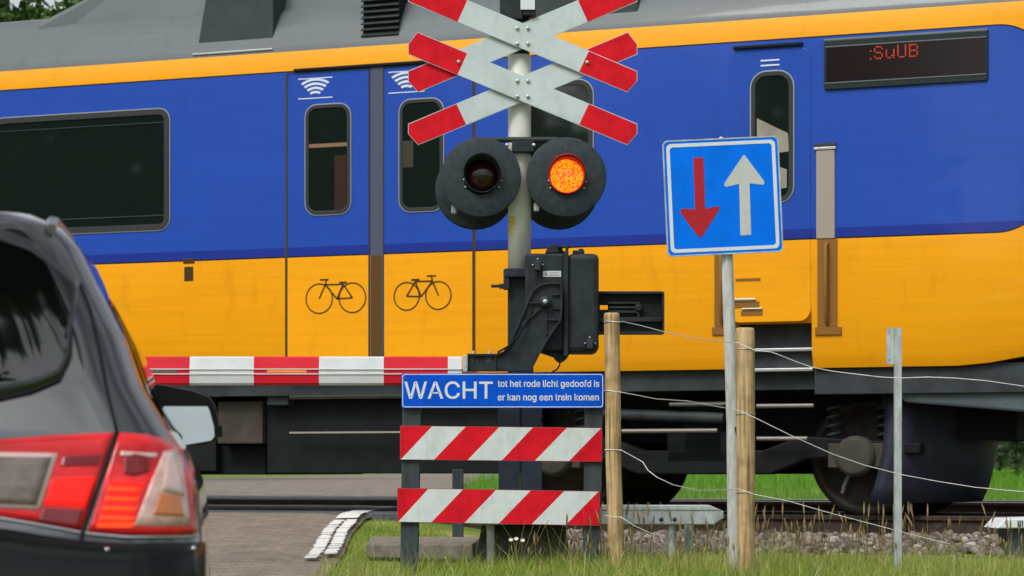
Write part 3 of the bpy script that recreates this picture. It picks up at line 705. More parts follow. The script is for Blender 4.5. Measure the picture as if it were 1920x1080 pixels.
# bogies
def bogie(pxc_s):
    bo = MB()
    c = pxc_s; zc = ZR1 + .46
    for n_ in (.30, 2.36):
        n0, n1 = (n_, n_ + .16)
        poly = [(c - 1.75, zc + .10), (c - 1.75, zc + .02), (c - .85, zc - .02), (c - .55, zc - .14), (c + .55, zc - .14), (c + .85, zc - .02), (c + 1.75, zc + .02), (c + 1.75, zc + .10), (c + .8, zc + .16), (c + .5, zc + .05), (c - .5, zc + .05), (c - .8, zc + .16)]
        bo.prism(poly, n0, n1)
        bo.box(c - .16, c + .16, n0, n1, zc - .02, zc + .45)
    bo.box(c - .3, c + .3, .3, 2.5, zc - .05, zc + .2)
    B = bo.build('bogie', M['under'], train, local=True, bevel=.015)
    for k in (-1.25, 1.25):
        for n_ in (.62, 2.09):
            MB().lathe([(.0, 0), (.10, 0), (.12, .02), (.38, .03), (.40, .0), (.46, .0), (.46, .10), (.485, .12), (.485, .135), (.1, .135), (0, .135)], (c + k, n_, zc), 'y', 40).build('wheel', mat('wheel_steel', (.055, .045, .04), .5, metal=.5, var=.3), B, local=True)
        mb = MB()
        mb.lathe([(0, 0), (.13, 0), (.16, .03), (.16, .2), (0, .2)], (c + k, .22, zc), 'y', 20); mb.box(c + k - .22, c + k + .22, .27, .45, zc - .09, zc + .1)
        mb.build('axle_box', M['brownbox'], B, local=True, bevel=.01)
        for d in (-.2, .2):
            mb = MB(); pts = [(c + k + d + .05 * math.cos(a_ * 1.1), .38 + .05 * math.sin(a_ * 1.1), zc + .12 + .012 * a_) for a_ in np.arange(0, 24, .5)]
            mb.tube(pts, .014, 6); mb.build('spring', M['under2'], B, local=True)
    for py, a_, b_ in ((760, 1405, 1512), (822, 1405, 1500), (806, 1150, 1330), (755, 1240, 1360)):
        MB().tube([(TS(a_), .2, TZ(1450, py)), (TS(b_), .2, TZ(1450, py))], .018, 8).build('pipe', M['pipe'], B, local=True)
    mb = MB(); mb.tube([(c - .9, .26, zc + .35), (c + .2, .24, zc + .30)], .045, 12); mb.build('damper', M['under2'], B, local=True)
    return B
bogie(TS(1625, .6) - 1.25)
bogie(-12.5)
# sand pipe beside the leading wheel
MB().tube([(TS(1668), .55, TZ(1668, 905)), (TS(1672), .58, TZ(1672, 930)), (TS(1668), .6, TZ(1668, 960))], .022, 10).build('sand_pipe', M['galv'], train, local=True)
MB().tube([(TS(1556), .55, TZ(1556, 890)), (TS(1545), .58, TZ(1545, 910)), (TS(1540), .6, TZ(1540, 925))], .016, 10).build('sand_pipe', M['galv'], train, local=True)
# obstacle deflector at the front, a curved blade
sh = mat('deflector_blue_grey', (.030, .036, .052), .45, var=.2, scale=4)
vs = []; fs = []; prof = [(0, zyb - .16), (.05, 1.05), (.03, .75), (-.03, .5), (-.09, .36)]
nn = 17
for j in range(nn):
    v_ = -1 + 2 * j / (nn - 1); s_ = TS(1850, 1.9) + .12 - .5 * abs(v_) ** 2.2
    for a_, z_ in prof: vs.append((s_ + a_, 1.42 + v_ * 1.2, z_))
for j in range(nn):
    v_ = -1 + 2 * j / (nn - 1); s_ = TS(1850, 1.9) + .07 - .5 * abs(v_) ** 2.2
    for a_, z_ in prof: vs.append((s_ + a_ - .04, 1.42 + v_ * 1.17, z_))
k = len(prof)
for j in range(nn - 1):
    for i in range(k - 1):
        a_ = j * k + i; fs.append((a_, a_ + 1, a_ + k + 1, a_ + k)); a_ += nn * k; fs.append((a_, a_ + k, a_ + k + 1, a_ + 1))
for j in range(nn - 1):
    for i in (0, k - 1): fs.append((j * k + i, (j + 1) * k + i, (nn + j + 1) * k + i, (nn + j) * k + i))
for j in (0, nn - 1):
    for i in range(k - 1): fs.append((j * k + i, j * k + i + 1, (nn + j) * k + i + 1, (nn + j) * k + i))
MB().add(vs, fs, 0, True).build('obstacle_deflector', sh, train, local=True)
mb = MB(); mb.prism([(TS(1650), zyb - .1), (4.6, zyb - .02), (5.6, zyb + .02), (5.6, zyb - .12), (4.2, zyb - .36), (TS(1690), zyb - .27)], .12, 2.72)
mb.build('front_skirt', mat('skirt_grey', (.085, .11, .12), .45, var=.15, scale=3), train, local=True, bevel=.02)

# ================================================================== CROSSING SIGNAL
DM = 16.0
mastx = W(974, 0, DM).x
sig = thing('crossing_signal', 'white mast with red and white double cross and twin warning lights, one lit', 'crossing signal', (mastx, DM, .07))
zt = W(0, 103, DM).z
MB().lathe([(0, zt - .002), (.066, zt - .002), (.070, zt - .006), (.070, W(0, 560, DM).z), (.0, W(0, 560, DM).z)], (mastx, DM, 0), 'z', 32).build('mast', M['mastwhite'], sig)
mb = MB(); mb.lathe([(.062, zt - .01), (.062, zt + .10), (.074, zt + .10), (.074, zt + .2), (.05, zt + .24), (0, zt + .24)], (mastx, DM, 0), 'z', 24)
mb.box(mastx - .12, mastx + .02, DM - .12, DM, zt + .2, zt + .34); mb.box(mastx + .02, mastx + .1, DM - .13, DM - .02, zt + .22, zt + .36)
mb.build('mast_cap', M['black'], sig, bevel=.005)
p0, p1 = W(976, 18, DM - .135), W(1003, 2, DM - .135)
MB().box(p0.x, p1.x, DM - .14, DM - .132, p0.z, p1.z + .05).build('cap_label', M['signwhite'], sig)
MB().lathe([(0, -.012), (.012, -.012), (.012, .01), (0, .01)], W(993, 29, DM - .07), 'y', 10).build('bolt', M['black'], sig)
# crossbuck planks
def plank(name, cyp, mirror, D):
    cxp = 980
    def mp_(pts): return PL([(2 * cxp - a_ if mirror else a_, b_) for a_, b_ in pts], D)
    dy = cyp - 166
    O = [(783, 60), (1195, 232), (1195, 251), (1176, 272), (765, 102), (765, 83)]
    whole = mp_([(a_, b_ + dy) for a_, b_ in O])
    mb = MB(); mb.prism(whole, D, D + .004, 1)
    li = [(876, 99), (858, 141)]; ri = [(1104, 194), (1086, 234.5)]
    def F_(pts, mi): mb.add([(x_, D - .0012, z_) for x_, z_ in mp_([(a_, b_ + dy) for a_, b_ in pts])], [list(range(len(pts)))], mi)
    ins = 1.1
    F_([(783, 60 + ins), (876, 99 + ins), (858, 141 - ins), (765 + ins, 102 - ins), (765 + ins, 83)], 0)
    F_([(876, 99 + ins), (1104, 194 + ins), (1086, 234.5 - ins), (858, 141 - ins)], 1)
    F_([(1104, 194 + ins), (1195 - ins, 232 + ins), (1195 - ins, 251), (1176, 272 - ins), (1086, 234.5 - ins)], 0)
    return mb.build(name, [M['red'], M['plank_white']], sig)
for cyp in (67, 166):
    plank('crossbuck_plank', cyp, True, DM - .105)
    f_ = plank('crossbuck_plank', cyp, False, DM - .125)
    for bx_, by in ((970, -14), (990, -14), (970, 15), (990, 15)):
        c_ = W(bx_, cyp + by, DM - .125)
        MB().lathe([(0, -.014), (.006, -.014), (.011, -.010), (.012, -.006), (.012, 0)], c_, 'y', 10).build('bolt', M['bolt'], f_)
    if cyp == 166: c_ = W(860, 116, DM - .126)
    else: c_ = W(1101, 117, DM - .126)
    MB().lathe([(0, -.014), (.006, -.014), (.011, -.010), (.012, -.006), (.012, 0)], c_, 'y', 10).build('bolt', M['bolt'], f_)
for cyp in (67, 166):
    z_ = W(0, cyp, DM).z; MB().box(mastx - .10, mastx + .11, DM - .1, DM - .06, z_ - .06, z_ - .02).box(mastx - .10, mastx + .11, DM - .1, DM - .06, z_ + .02, z_ + .06).build('bracket', M['galv'], sig, bevel=.004)
# light bar
a_, b_ = W(915, 262, DM - .1), W(1045, 262, DM - .1)
MB().tube([a_, b_], .017, 14).build('crossbar', M['under2'], sig)
MB().box(W(960, 0, DM).x, W(1001, 0, DM).x, DM - .115, DM + .08, W(0, 289, DM).z, W(0, 268, DM).z).build('clamp', M['black'], sig, bevel=.006)
for px in (951, 1001): MB().lathe([(0, -.012), (.008, -.012), (.012, -.006), (.012, 0)], W(px, 272, DM - .115), 'y', 10).build('bolt', M['bolt'], sig)
# twin light units, front pair
def light(px, py, D, lit, front=True):
    c = W(px, py, D); Rd = 75 / F * D; d = 1 if front else -1; ra = 33 / F * D
    prof = [(ra, .0), (Rd - .006, -.004), (Rd, .0), (Rd, .012), (Rd - .02, .02), (ra + .03, .05), (ra + .03, .16), (ra, .20), (0, .20)]
    if not front: prof = [(r_, -h_) for r_, h_ in prof]
    u = MB().lathe(prof, c, 'y', 56); 
    U = u.build('signal_light', M['disc'], sig)
    if front:
        lc = W(px + (1 if lit else 2), py - (3 if lit else 5), D)
        # hood collar: tube projecting from the disc, longest on top
        mb = MB(); n_ = 36; vs = []
        for ring, (rr_, ex) in enumerate(((ra + .006, 1), (ra + .001, 1), (ra - .006, 0))):
            for j in range(n_):
                a_ = 2 * math.pi * j / n_; ext = -.03 - .14 * max(0, math.sin(a_)) ** .7 if ex else .02
                vs.append((lc.x + rr_ * math.cos(a_), D + ext, lc.z + rr_ * math.sin(a_)))
        vs += [(lc.x + (ra + .006) * math.cos(2 * math.pi * j / n_), D, lc.z + (ra + .006) * math.sin(2 * math.pi * j / n_)) for j in range(n_)]
        fs = []
        for i0, i1 in ((0, 1), (1, 2), (3, 0)): fs += [(i0 * n_ + j, i0 * n_ + (j + 1) % n_, i1 * n_ + (j + 1) % n_, i1 * n_ + j) for j in range(n_)]
        mb.add(vs, fs, 0, True).build('hood', M['hoodlit'] if lit else M['black'], U)
        mb = MB(); mb.lathe([(0, -.012), (ra * .5, -.009), (ra * .93, .010), (ra * .93, .03)], (lc.x, D + .002, lc.z), 'y', 36)
        mb.build('lens', M['lenslit'] if lit else M['lensoff'], U)
        for bx_, by in ((-31, 24), (32, 24), (-34, 10), (36, 12)):
            MB().lathe([(0, -.012), (.004, -.012), (.006, -.007), (.006, 0)], W(lc.x / D * F + 960 + bx_, HOR - (lc.z - CZ) / D * F + by, D - .002), 'y', 8).build('bolt', M['bolt'], U)
    return U
light(902, 332, DM - .16, False); light(1062, 332, DM - .16, True)
light(891, 356, DM + .24, False, False); light(1047, 356, DM + .24, False, False)
for px, py in ((851, 392), (1006, 388)):
    p0 = W(px - 5, py + 7, DM - .1); p1 = W(px + 5, py - 7, DM - .1); MB().box(p0.x, p1.x, DM - .1, DM - .02, p0.z, p1.z).build('bracket', M['galv'], sig, bevel=.003)
# yellow sticker wrapped round the mast
mb = MB()
for mi, (y0, y1) in enumerate(((408, 421), (421, 439))):
    vs = []; 
    for k in range(7):
        a_ = R(-90 - 74 + 48 * k / 6) ; vs += [(mastx + .0712 * math.cos(a_), DM + .0712 * math.sin(a_), W(0, y1, DM).z), (mastx + .0712 * math.cos(a_), DM + .0712 * math.sin(a_), W(0, y0, DM).z)]
    mb.add(vs, [(2 * k, 2 * k + 2, 2 * k + 3, 2 * k + 1) for k in range(6)], mi, True)
mb.build('sticker', [M['yellowtag'], mat('sticker_print', (.58, .54, .16), .5, var=.2, scale=90)], sig, fixn=False)
# lower column and casing
p = lambda px: W(px, 0, DM).x
pz = lambda py: W(0, py, DM).z
MB().box(p(952), p(1000), DM - .07, DM + .08, pz(770), pz(512)).build('column', M['black'], sig, bevel=.008)
mb = MB(); mb.box(p(935), p(975), DM - .10, DM + .12, pz(990), pz(752)); mb.box(p(975) + .003, p(1016), DM - .085, DM + .12, pz(990), pz(752))
mb.build('column_casing', mat('casing_blue_grey', (.030, .042, .058), .5, var=.2, scale=10), sig, bevel=.006)
mb = MB(); zz0, zz1 = pz(1075), pz(984)
mb.add([(p(886), DM - .22, zz0), (p(1074), DM - .22, zz0), (p(1074), DM + .35, zz0), (p(886), DM + .35, zz0), (p(904), DM - .16, zz1), (p(1058), DM - .16, zz1), (p(1058), DM + .3, zz1), (p(904), DM + .3, zz1)],
       [(3, 2, 1, 0), (4, 5, 6, 7), (0, 1, 5, 4), (1, 2, 6, 5), (2, 3, 7, 6), (3, 0, 4, 7)])
mb.build('foundation', M['mossconc'], sig, bevel=.01)
mb = MB(); mb.box(p(946), p(1004), DM - .13, DM + .1, pz(522), pz(506)); mb.box(p(936), p(950), DM - .1, DM - .06, pz(543), pz(534)); mb.box(p(944), p(955), DM - .12, DM - .05, pz(545), pz(508))
mb.lathe([(.010, 0), (.010, -.05), (0, -.05)], (p(936), DM - .08, pz(538)), 'x', 10)
mb.build('mast_clamp', M['black'], sig, bevel=.004)

# ================================================================== BARRIER
DB = 15.70
bar = thing('level_crossing_barrier', 'closed red and white barrier boom with dark drive box and counterweight', 'barrier', (W(1022, 0, DB).x, DB, .07))
def fp(pts, D): return PL(pts, D)
def fbox(mb, px0, px1, py0, py1, D, depth, mi=0):
    a_ = W(px0, py1, D); b_ = W(px1, py0, D); mb.box(a_.x, b_.x, D, D + depth, a_.z, b_.z, mi); return mb
hb = fbox(MB(), 985, 1058, 475, 658, DB, .34).build('drive_box', M['black'], bar, bevel=.012)
fbox(MB(), 1064, 1123, 475, 660, DB - .02, .40).build('drive_cover', M['black'], bar, bevel=.03)
fbox(MB(), 1057, 1066, 470, 668, DB - .035, .40).build('flange', M['black'], bar, bevel=.006)
mb = MB(); mb.prism(fp([(1022, 474), (1028, 461), (1040, 458), (1052, 461), (1058, 474)], DB + .06), DB + .06, DB + .16); fbox(mb, 1045, 1072, 460, 464, DB + .02, .05); fbox(mb, 1060, 1066, 458, 476, DB, .04)
fbox(mb, 1074, 1096, 469, 475, DB + .05, .06); fbox(mb, 1085, 1094, 466, 470, DB + .05, .04)
mb.build('latch', M['black'], bar, bevel=.004)
mb = MB(); mb.prism(fp([(1012, 659), (1070, 661), (1062, 672), (1054, 678), (1046, 677), (1038, 668)], DB + .05), DB + .05, DB + .25); mb.build('cable_gland', M['black'], bar, bevel=.004)
mb = MB(); mb.tube([W(1050, 676, DB + .1), W(1049, 686, DB + .1), W(1044, 693, DB + .1), W(1036, 697, DB + .1)], .005, 8); mb.build('cable', M['seal'], bar)
for px, py in ((1008, 498), (1106, 645)):
    mb = MB(); fbox(mb, px - 5, px + 6, py - 9, py + 9, DB - .05, .05); fbox(mb, px - 9, px + 10, py - 4, py, DB - .045, .03)
    K = mb.build('lock', M['under2'], bar, bevel=.006)
    for dx, dy in ((0, -12), (-9, -1), (10, -1)): MB().lathe([(0, -.01), (.005, -.009), (.006, 0)], W(px + dx, py + dy, DB - .03), 'y', 8).build('bolt', M['bolt'], K)
mb = fbox(MB(), 1018, 1052, 508, 519, DB - .003, .003); PLT = mb.build('maker_plate', M['signwhite'], bar)
mb = MB()
for y0 in (510.5, 513.5, 516.2): fbox(mb, 1030, 1049, y0, y0 + 1.0, DB - .004, .001)
fbox(mb, 1021, 1028, 511, 512.2, DB - .004, .001); fbox(mb, 1022, 1027, 513.4, 516.5, DB - .004, .001)
mb.build('print', M['greytag'], PLT)
# lever with ribs and hub
DL = DB - .10
OUT = [(1052, 532), (1030, 531), (1012, 535), (1000, 545), (992, 560), (985, 578), (966, 622), (952, 652), (944, 661), (932, 665), (877, 665), (877, 696), (994, 696), (1008, 668), (1022, 643), (1035, 622), (1051, 600), (1053, 570)]
lev = MB(); lev.prism(fp(OUT, DL + .02), DL + .02, DL + .06); LV = lev.build('lever', M['black'], bar, bevel=.003)
def ribs(mb, pts, w, D, dep, closed=False):
    P = [Vector((x_, z_)) for x_, z_ in fp(pts, D)]
    for a_, b_ in zip(P[:-1], P[1:]):
        d = (b_ - a_).normalized(); nrm = Vector((-d.y, d.x)) * w
        mb.prism([tuple(a_ + nrm - d * w * .5), tuple(b_ + nrm + d * w * .5), tuple(b_ - nrm + d * w * .5), tuple(a_ - nrm - d * w * .5)], D, D + dep)
mb = MB(); ribs(mb, [(994, 696), (1008, 668), (1022, 643), (1035, 622), (1051, 600), (1053, 570), (1052, 532), (1030, 531), (1012, 535), (1000, 545), (992, 560), (985, 578), (966, 622), (952, 652), (944, 661), (932, 665), (877, 665)], .006, DL, .03)
ribs(mb, [(993, 568), (1010, 568)], .004, DL + .004, .03); ribs(mb, [(1014, 578), (978, 610)], .005, DL + .004, .03); ribs(mb, [(1024, 582), (1024, 627), (1038, 622)], .005, DL + .004, .03)
ribs(mb, [(1024, 600), (1051, 600)], .004, DL + .004, .03); ribs(mb, [(1035, 578), (1053, 580)], .004, DL + .004, .03); ribs(mb, [(1036, 553), (1051, 552)], .004, DL + .004, .03); ribs(mb, [(929, 666), (929, 696)], .005, DL + .004, .03)
mb.build('rib', M['black'], LV, bevel=.002)
mb = MB(); mb.lathe([(0, -.03), (.022, -.03), (.034, -.02), (.036, .03)], W(1022, 566, DL), 'y', 24); mb.build('hub', M['black'], LV)
mb = MB(); mb.lathe([(0, -.045), (.010, -.045), (.016, -.036), (.016, -.02)], W(1022, 566, DL), 'y', 6); mb.build('pivot_bolt', M['galv'], LV)
mb = MB(); fbox(mb, 868, 876, 666, 697, DL - .005, .11); mb.build('end_plate', M['galv'], LV, bevel=.003)
for px in (888, 918): MB().lathe([(0, .02), (.008, .02), (.008, 0), (.012, 0), (.012, -.004)], W(px, 664, DL + .04), 'z', 10).build('bolt', M['bolt'], LV)
mb = MB(); a0, a1 = W(879, 678, DL + .0185), W(896, 668, DL + .0185); text_fit(mb, 'T.', a0.x, a1.x, a0.z, a1.z, DL + .0185, .01)
a0, a1 = W(910, 678, DL + .0185), W(922, 668, DL + .0185); text_fit(mb, '2', a0.x, a1.x, a0.z, a1.z, DL + .0185, .01)
mb.build('stencil', mat('faded_stencil', (.10, .11, .11), .7), LV)
mb = MB(); mb.tube([W(1007, 492, DB - .02), W(1006, 520, DB - .04), W(1004, 555, DB - .06), W(995, 590, DB - .09), (W(975, 625, DB - .12)), W(955, 648, DB - .12), W(933, 661, DB - .1)], .006, 8); mb.build('cable', M['seal'], bar)
# counterweight frame
DW = DB + .12
mb = MB()
fbox(mb, 1123, 1245, 548, 571.5, DW, .05); fbox(mb, 1123, 1245, 580.5, 626, DW, .05); fbox(mb, 1140, 1245, 571.5, 580.5, DW, .05); fbox(mb, 1123, 1125, 571.5, 580.5, DW, .05)
CWt = mb.build('counterweight', mat('weight_black', (.012, .015, .016), .6, var=.3, scale=20), bar)
mb = MB(); PO = rrect(*[W(1120, 0, DW).x, W(1245, 0, DW).x], W(0, 627, DW).z, W(0, 547, DW).z, .014); PI_ = rrect(W(1123, 0, DW).x, W(1241, 0, DW).x, W(0, 623, DW).z, W(0, 552, DW).z, .010)
mb.hoop(PO, PI_, DW - .05, DW + .06); mb.build('frame', M['black'], CWt, bevel=.003)
mb = MB(); fbox(mb, 1140, 1200, 566, 570, DW - .03, .03); fbox(mb, 1140, 1196, 582, 587, DW - .03, .03); fbox(mb, 1123, 1240, 595, 603, DW - .04, .04); 
mb.tube([W(1142, 577, DW - .015), W(1196, 577, DW - .015)], .010, 10); mb.lathe([(0, -.03), (.02, -.03), (.026, -.02), (.026, 0)], W(1197, 577, DW - .01), 'y', 8)
fbox(mb, 1195, 1199, 585, 596, DW - .03, .03)
mb.build('adjuster', M['black'], CWt, bevel=.002)
# boom: profile swept in x, coloured bands
DBM = DL + .06
zu = lambda py: W(0, py, DBM - .05).z
prof = [(-.012, zu(668)), (-.030, zu(671)), (-.045, zu(690)), (-.050, zu(691)), (-.050, zu(693)), (-.044, zu(694)), (-.044, zu(699)), (-.050, zu(700)), (-.050, zu(702)), (-.045, zu(703)), (-.040, zu(718)), (-.028, zu(722)), (.012, zu(722)), (.03, zu(712)), (.03, zu(676)), (.012, zu(668))]
groove_rows = {3, 7}  # groove lips drawn white across the red bands too
edges = [866, 840, 720, 599, 477, 357] + [357 - 120.5 * k for k in range(1, 13)]
mb = MB(); npf = len(prof)
for i in range(len(edges) - 1):
    xr, xl = W(edges[i], 0, DBM).x, W(edges[i + 1], 0, DBM).x
    vs = [(x_, DBM + y_, z_) for x_ in (xl, xr) for y_, z_ in prof]
    o_ = len(mb.v); mb.v += vs
    for j in range(npf):
        mb.f.append([o_ + j, o_ + (j + 1) % npf, o_ + npf + (j + 1) % npf, o_ + npf + j]); mb.s.append(False)
        mb.m.append(1 if (i % 2 == 0 or j in groove_rows) else 0)
mb.f.append(list(range(npf))[::-1] if False else [len(mb.v) - 2 * npf + j for j in range(npf)]); mb.m.append(1); mb.s.append(False)
BO = mb.build('boom', [mat('boom_red', (.62, .014, .03), .35, var=.08, scale=5), mat('boom_white', (.60, .63, .63), .4, var=.06, scale=7)], bar)
mb = MB()
for k in range(34): 
    x_ = 265 + k * 2.02; fbox(mb, x_, x_ + 1.3, 693.7, 698.6, DBM - .0475, .004)
fbox(mb, 262, 334, 693.4, 698.9, DBM - .0455, .003, 1)
mb.build('lamp_strip', [mat('led_unlit', (.20, .20, .18), .4), M['seal']], BO)
mb = MB()
for k in range(26):
    x_ = 501 + k * 2.85; fbox(mb, x_, x_ + 2.1, 693.7, 698.6, DBM - .0475, .004)
fbox(mb, 500, 575, 693.4, 698.9, DBM - .0455, .003, 1)
mb.build('lamp_strip', [emis(mat('led_amber', (.75, .28, .07), .4), (1, .35, .08), .25), mat('led_backing', (.6, .06, .02), .5)], BO)

# ================================================================== WARNING BARRICADE WITH TEXT SIGN
DF = 15.35
bc = thing('warning_barricade', 'dark posts carrying two red and white striped boards below a blue Dutch warning sign', 'barricade', (W(940, 0, DF).x, DF, .06))
for tl, tr, bl, br in ((755, 790, 750, 783), (1097, 1131, 1093, 1126)):
    a_ = fp([(tl, 730), (tr, 730), (br, 1080), (bl, 1080)], DF); MB().prism(a_, DF, DF + .11).build('post', M['darkpost'], bc, bevel=.006)
def board(TL, TR, BR, BL, top, bot):
    D = DF - .02; mb = MB(); mb.prism(fp([TL, TR, BR, BL], D), D, D + .018, 2)
    tp = [TL[0] + .8] + top + [TR[0] - .8]; bt = [BL[0] + .8] + bot + [BR[0] - .8]
    ty = lambda x_: TL[1] + (TR[1] - TL[1]) * (x_ - TL[0]) / (TR[0] - TL[0]) + .9
    by = lambda x_: BL[1] + (BR[1] - BL[1]) * (x_ - BL[0]) / (BR[0] - BL[0]) - .9
    for i in range(len(tp) - 1):
        q_ = [(tp[i], ty(tp[i])), (tp[i + 1], ty(tp[i + 1])), (bt[i + 1], by(bt[i + 1])), (bt[i], by(bt[i]))]
        mb.add([(x_, D - .001, z_) for x_, z_ in fp(q_, D)], [(0, 1, 2, 3)], i % 2)
    return mb.build('striped_board', [M['red'], M['white'], mat('board_edge', (.30, .08, .08), .5)], bc)
board((750, 798), (1129, 802), (1129, 866), (750, 862), [810, 873, 936, 999, 1063, 1127], [752, 814, 877, 941, 1003, 1067])
board((745, 915), (1125, 921), (1124, 986), (745, 979), [803, 868, 930, 995, 1058, 1122], [747, 809, 871, 935, 997, 1061])
D = DF - .03
x0, x1, z0, z1 = W(753, 0, D).x, W(1132, 0, D).x, W(0, 765, D).z, W(0, 700, D).z
sp_ = MB().prism(rrect(x0, x1, z0, z1, .008), D, D + .02).build('text_sign', M['bluesign2'], bc)
i_ = .004; j_ = .0085
MB().hoop(rrect(x0 + i_, x1 - i_, z0 + i_, z1 - i_, .018), rrect(x0 + j_, x1 - j_, z0 + j_, z1 - j_, .014), D - .001, D + .002).build('border', M['signwhite'], sp_)
def tx_(s_, a0, a1, b0, b1, bold, ref=None):
    mb = MB(); p0, p1 = W(a0, b1, D - .0015), W(a1, b0, D - .0015); text_fit(mb, s_, p0.x, p1.x, p0.z, p1.z, D - .0015, bold, ref=ref); return mb.build('lettering', M['signwhite'], sp_, fixn=False)
tx_('WACHT', 758, 924, 715, 748, .008)
tx_('tot het rode licht gedoofd is', 933, 1124, 712.5, 729, .015)
tx_('er kan nog een trein komen', 933, 1123, 738, 754.5, .015)

# ================================================================== PRIORITY ROAD SIGN
DS = 14.7
rs = thing('road_sign', 'tilted square blue sign with red and white arrows on a weathered pole', 'road sign', (W(1376, 0, DS).x, DS, .03))
pt = lambda px, py, d=0: W(px, py, DS + d)
MB().tube([pt(1352, 262, .04), pt(1363, 470, .04), pt(1374, 812, .04)], [11.0 / F * DS] * 2 + [11.5 / F * DS], 20).build('pole', M['pole'], rs)
MB().tube([pt(1375, 797, .04), pt(1378, 1078, .04), pt(1380, 1120, .04)], [13.2 / F * DS, 13.2 / F * DS, 13.2 / F * DS], 20).build('pole_sleeve', M['pole'], rs, bevel=.002)
MB().tube([pt(1379, 801, .001), pt(1383, 812, .001), pt(1384, 826, .002)], [.006, .011, .004], 8).build('sleeve_gap', M['seal'], rs)
cxp, cyp = 1355, 368.5; th = R(2.6)
def sq(a_, b_): return (cxp + a_ * math.cos(th) + b_ * math.sin(th), cyp - a_ * math.sin(th) + b_ * math.cos(th))
def rp(h, r_): return [sq(a_, b_) for a_, b_ in rrect(-h, h, -h, h, r_)]
mb = MB(); mb.prism(fp(rp(107.5, 9), DS), DS - .012, DS - .004); PLs = mb.build('plate', M['bluesign'], rs)
mb = MB(); mb.hoop(fp(rp(109, 10), DS), fp(rp(106.5, 8), DS), DS - .014, DS + .004); mb.build('rim', M['galv'], PLs)
mb = MB(); mb.hoop(fp(rp(102, 9), DS), fp(rp(95.5, 6), DS), DS - .0135, DS - .011); mb.build('border', M['signwhite'], PLs)
def arrow(pts, m): MB().prism(fp(pts, DS), DS - .0135, DS - .011).build('arrow', m, PLs)
arrow([(1299.5, 296.5), (1318.5, 295.5), (1322, 392), (1343, 387.5), (1349, 388), (1348.5, 393), (1318, 441), (1313, 446), (1309, 444), (1276, 400), (1275, 394), (1280, 391.5), (1303, 393)], M['signred'])
arrow([(1393.5, 291), (1396.5, 292), (1432, 340), (1433, 344), (1430, 347), (1405, 344), (1408, 440.5), (1388, 442), (1385.5, 345), (1362, 351), (1358, 349), (1358, 344)], M['signgrey'])
MB().lathe([(0, .018), (.012, .012), (.016, 0)], pt(1352, 262, .04), 'z', 12).build('pole_cap', M['galv'], rs)
MB().box(pt(1340, 0).x, pt(1376, 0).x, DS - .004, DS + .03, pt(0, 330).z, pt(0, 320).z).box(pt(1340, 0).x, pt(1376, 0).x, DS - .004, DS + .03, pt(0, 440).z, pt(0, 430).z).build('clamp', M['galv'], rs)

# ================================================================== WIRE FENCE
wf = thing('wire_fence', 'fence of thick wooden posts joined by loose thin wires beside the track', 'fence', (W(1270, 0, 15).x, 15, .05))
def wpost(pts, rads, D, nub):
    mb = MB(); P = [W(a_, b_, D) for a_, b_ in pts]
    mb.tube([P[0] + Vector((0, 0, .004))] + P, [rads[0] / F * D * .84] + [r_ / F * D for r_ in rads], 22)
    mb.v = [tuple(v) for v in mb.v]
    return mb.build('post', M['wood'], wf)
wp1 = wpost([(1147, 588), (1147, 592), (1149, 720), (1150, 860), (1154, 980), (1158, 1095)], [14, 14.6, 14.5, 14.5, 15, 15.5], 15.1, 0)
wp2 = wpost([(1397, 616), (1397, 621), (1398, 760), (1398.5, 900), (1398.5, 1000), (1400, 1100)], [17, 18, 17.5, 17, 16.5, 16.5], 14.5, 0)
D1, D2 = 15.0, 14.38
WIRES = [
    [(1134, 602), (1160, 604), (1168, 603), (1200, 610), (1245, 622), (1300, 634), (1365, 642), (1384, 643), (1415, 657), (1445, 660), (1460, 665), (1490, 677), (1520, 688), (1560, 696), (1600, 701), (1650, 707), (1690, 709), (1740, 707), (1790, 709), (1850, 714), (1960, 730)],
    [(1134, 732), (1162, 735), (1200, 742), (1230, 748), (1290, 752), (1365, 766), (1384, 769), (1415, 783), (1480, 815), (1560, 851), (1620, 872), (1690, 890), (1760, 903), (1830, 914), (1960, 926)],
    [(1134, 843), (1165, 844), (1185, 855), (1205, 866), (1215, 882), (1232, 895), (1262, 909), (1310, 920), (1365, 918), (1384, 917), (1415, 927), (1480, 940), (1560, 963), (1640, 984), (1700, 1000), (1780, 1020)],
    [(1134, 967), (1165, 970), (1190, 986), (1220, 1000), (1250, 1006)]]
for w_ in WIRES:
    pts = []
    for px, py in w_:
        D = D1 + (D2 - D1) * (px - 1150) / 240 if px < 1390 else D2 - (px - 1390) * .0008
        if px < 1162: D = D1 - .02
        pts.append(W(px, py, D))
    MB().tube(pts, .0026, 6).build('wire', M['wire'], wf)
for px0, px1, py, D, rr_ in ((1147, 0, 604, 15.1, 15.0), (1149, 0, 733, 15.1, 15), (1150, 0, 844, 15.1, 15), (1398, 0, 655, 14.5, 18.2), (1398, 0, 776, 14.5, 18), (1398, 0, 923, 14.5, 17.6)):
    c = W(px0, py, D); rd = rr_ / F * D + .001
    MB().tube([(c.x + rd * math.cos(a_), c.y + rd * math.sin(a_), c.z + .002 * math.sin(3 * a_)) for a_ in np.linspace(0, 2 * math.pi, 21)], .0022, 6).build('wire', M['wire'], wf)

